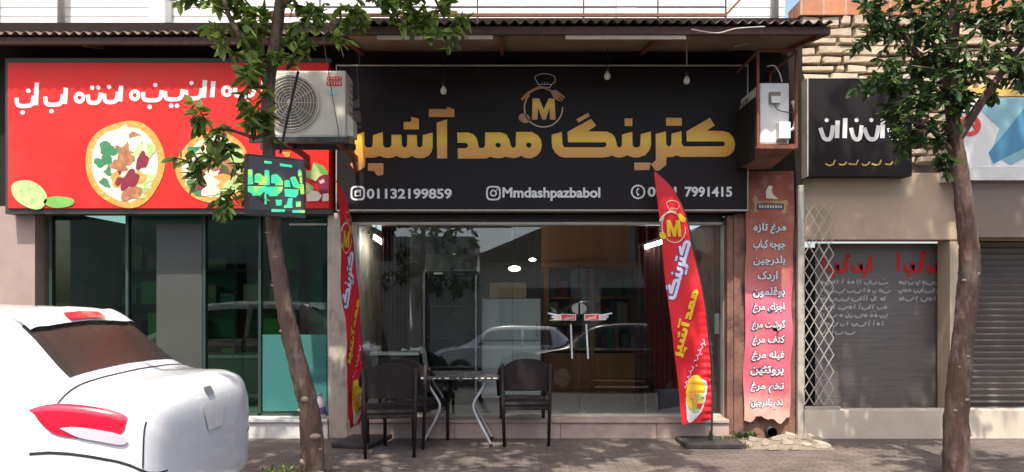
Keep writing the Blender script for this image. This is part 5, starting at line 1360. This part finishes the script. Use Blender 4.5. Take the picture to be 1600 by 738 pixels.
    for u0, u1, v0, v1, cr_ in ((.7,3.25,3.28,3.33,False),(2.93,2.97,4.86,8,True),(1.35,1.40,3.35,4.9,False),(4.22,4.26,2.4,5.1,False),(5.58,5.62,2.4,5.1,False)):
        patch('panel_seam', u0, u1, v0, v1, (1,) if cr_ else (1,-1), M['black_rubber'], k=.0025, cross=cr_, n=10)
    patch('rear_reflector', 1.2, 1.6, 2.35, 2.6, (1,-1), M['lamp_red'], k=.006)
    patch('boot_badge', .95, 1.25, 7.8, 8, (1,), M['steel'], k=.008, cross=True)
    patch('fuel_flap', 2.75, 2.95, 4.1, 4.5, (1,-1), paint, k=.004)
    for x in (.95, 3.45):
        for sd in (1,-1):
            c = o+Vector((heading*x, sd*.79, .31))
            MB().lathe([(.335,-.12),(.345,-.02),(.345,.09),(.33,.105),(.335,-.12)], c, 'y', 28).build('wheel_arch', M['black_rubber'], t)
            wh = MB().lathe([(.20,-.11),(.30,-.11),(.315,-.08),(.315,.08),(.30,.118),(.20,.118),(.20,-.11)], c+Vector((0,sd*.008,0)), 'y', 32).build('wheel', M['tyre'], t, smooth=False)
            r_ = MB().lathe([(.20,0),(.20,sd*.122),(.17,sd*.118),(.05,sd*.11),(.001,sd*.115)], c, 'y', 28); r_.build('rim', M['steel'], wh)
    return t
car('parked_car', 'white sedan with red tail lamp parked at the kerb on the left', (-1.98,-2.88,-.13), M['car_white'])
car('parked_car', 'white sedan parked across the road mirrored in the shop glass', (2.1,-11.0,-.13), M['car_white'])
car('parked_car', 'black sedan parked across the road mirrored in the glass doors', (4.6,-9.0,-.13), M['car_black'])

# ------------------------------------------------------------------ across the road (mirrored in the glass)
ob = thing('house', 'plain rendered house across the road mirrored in the glass', 'house', (1,-15,0))
MB().box((-14,-20,0),(-1.2,-14.2,4.4)).box((-1.19,-20,0),(6.2,-14.0,3.6)).box((6.21,-20,0),(18,-14.2,4.8)).build('wall', M['plaster'], ob)
MB().add([(-1.6,-13.6,3.55),(6.6,-13.6,3.55),(2.5,-13.6,5.2),(-1.6,-20,3.55),(6.6,-20,3.55),(2.5,-20,5.2)],[(0,1,2),(5,4,3),(0,3,4,1),(1,4,5,2),(2,5,3,0)]).build('roof', M['awning'], ob)
for x in (-10,-6,8.5,12): MB().box((x,-14.21,1.0),(x+1.6,-14.15,2.6)).build('window', M['car_glass'], ob)
for x in (-.4,2.8): MB().box((x,-14.02,.1),(x+2.6,-13.95,2.7)).build('shop_window', M['car_glass'], ob)
cl3 = []
rnd = random.Random(77)
for k in range(46):
    a = rnd.uniform(0,6.28); q = math.sqrt(rnd.random())*1.7; cl3.append((Vector((-2.6+q*math.cos(a), -12.2+q*math.sin(a), rnd.uniform(2.6,5.2))), .5, 44))
tree('street_tree', 'leafy tree across the road mirrored in the left pane', [Vector((-2.6,-12.2,0)),Vector((-2.5,-12.2,1.5)),Vector((-2.6,-12.2,3.2)),Vector((-2.6,-12.2,4.5))], [.15,.12,.1,.05], [], cl3, 3, .2, M['leaf_dark'])
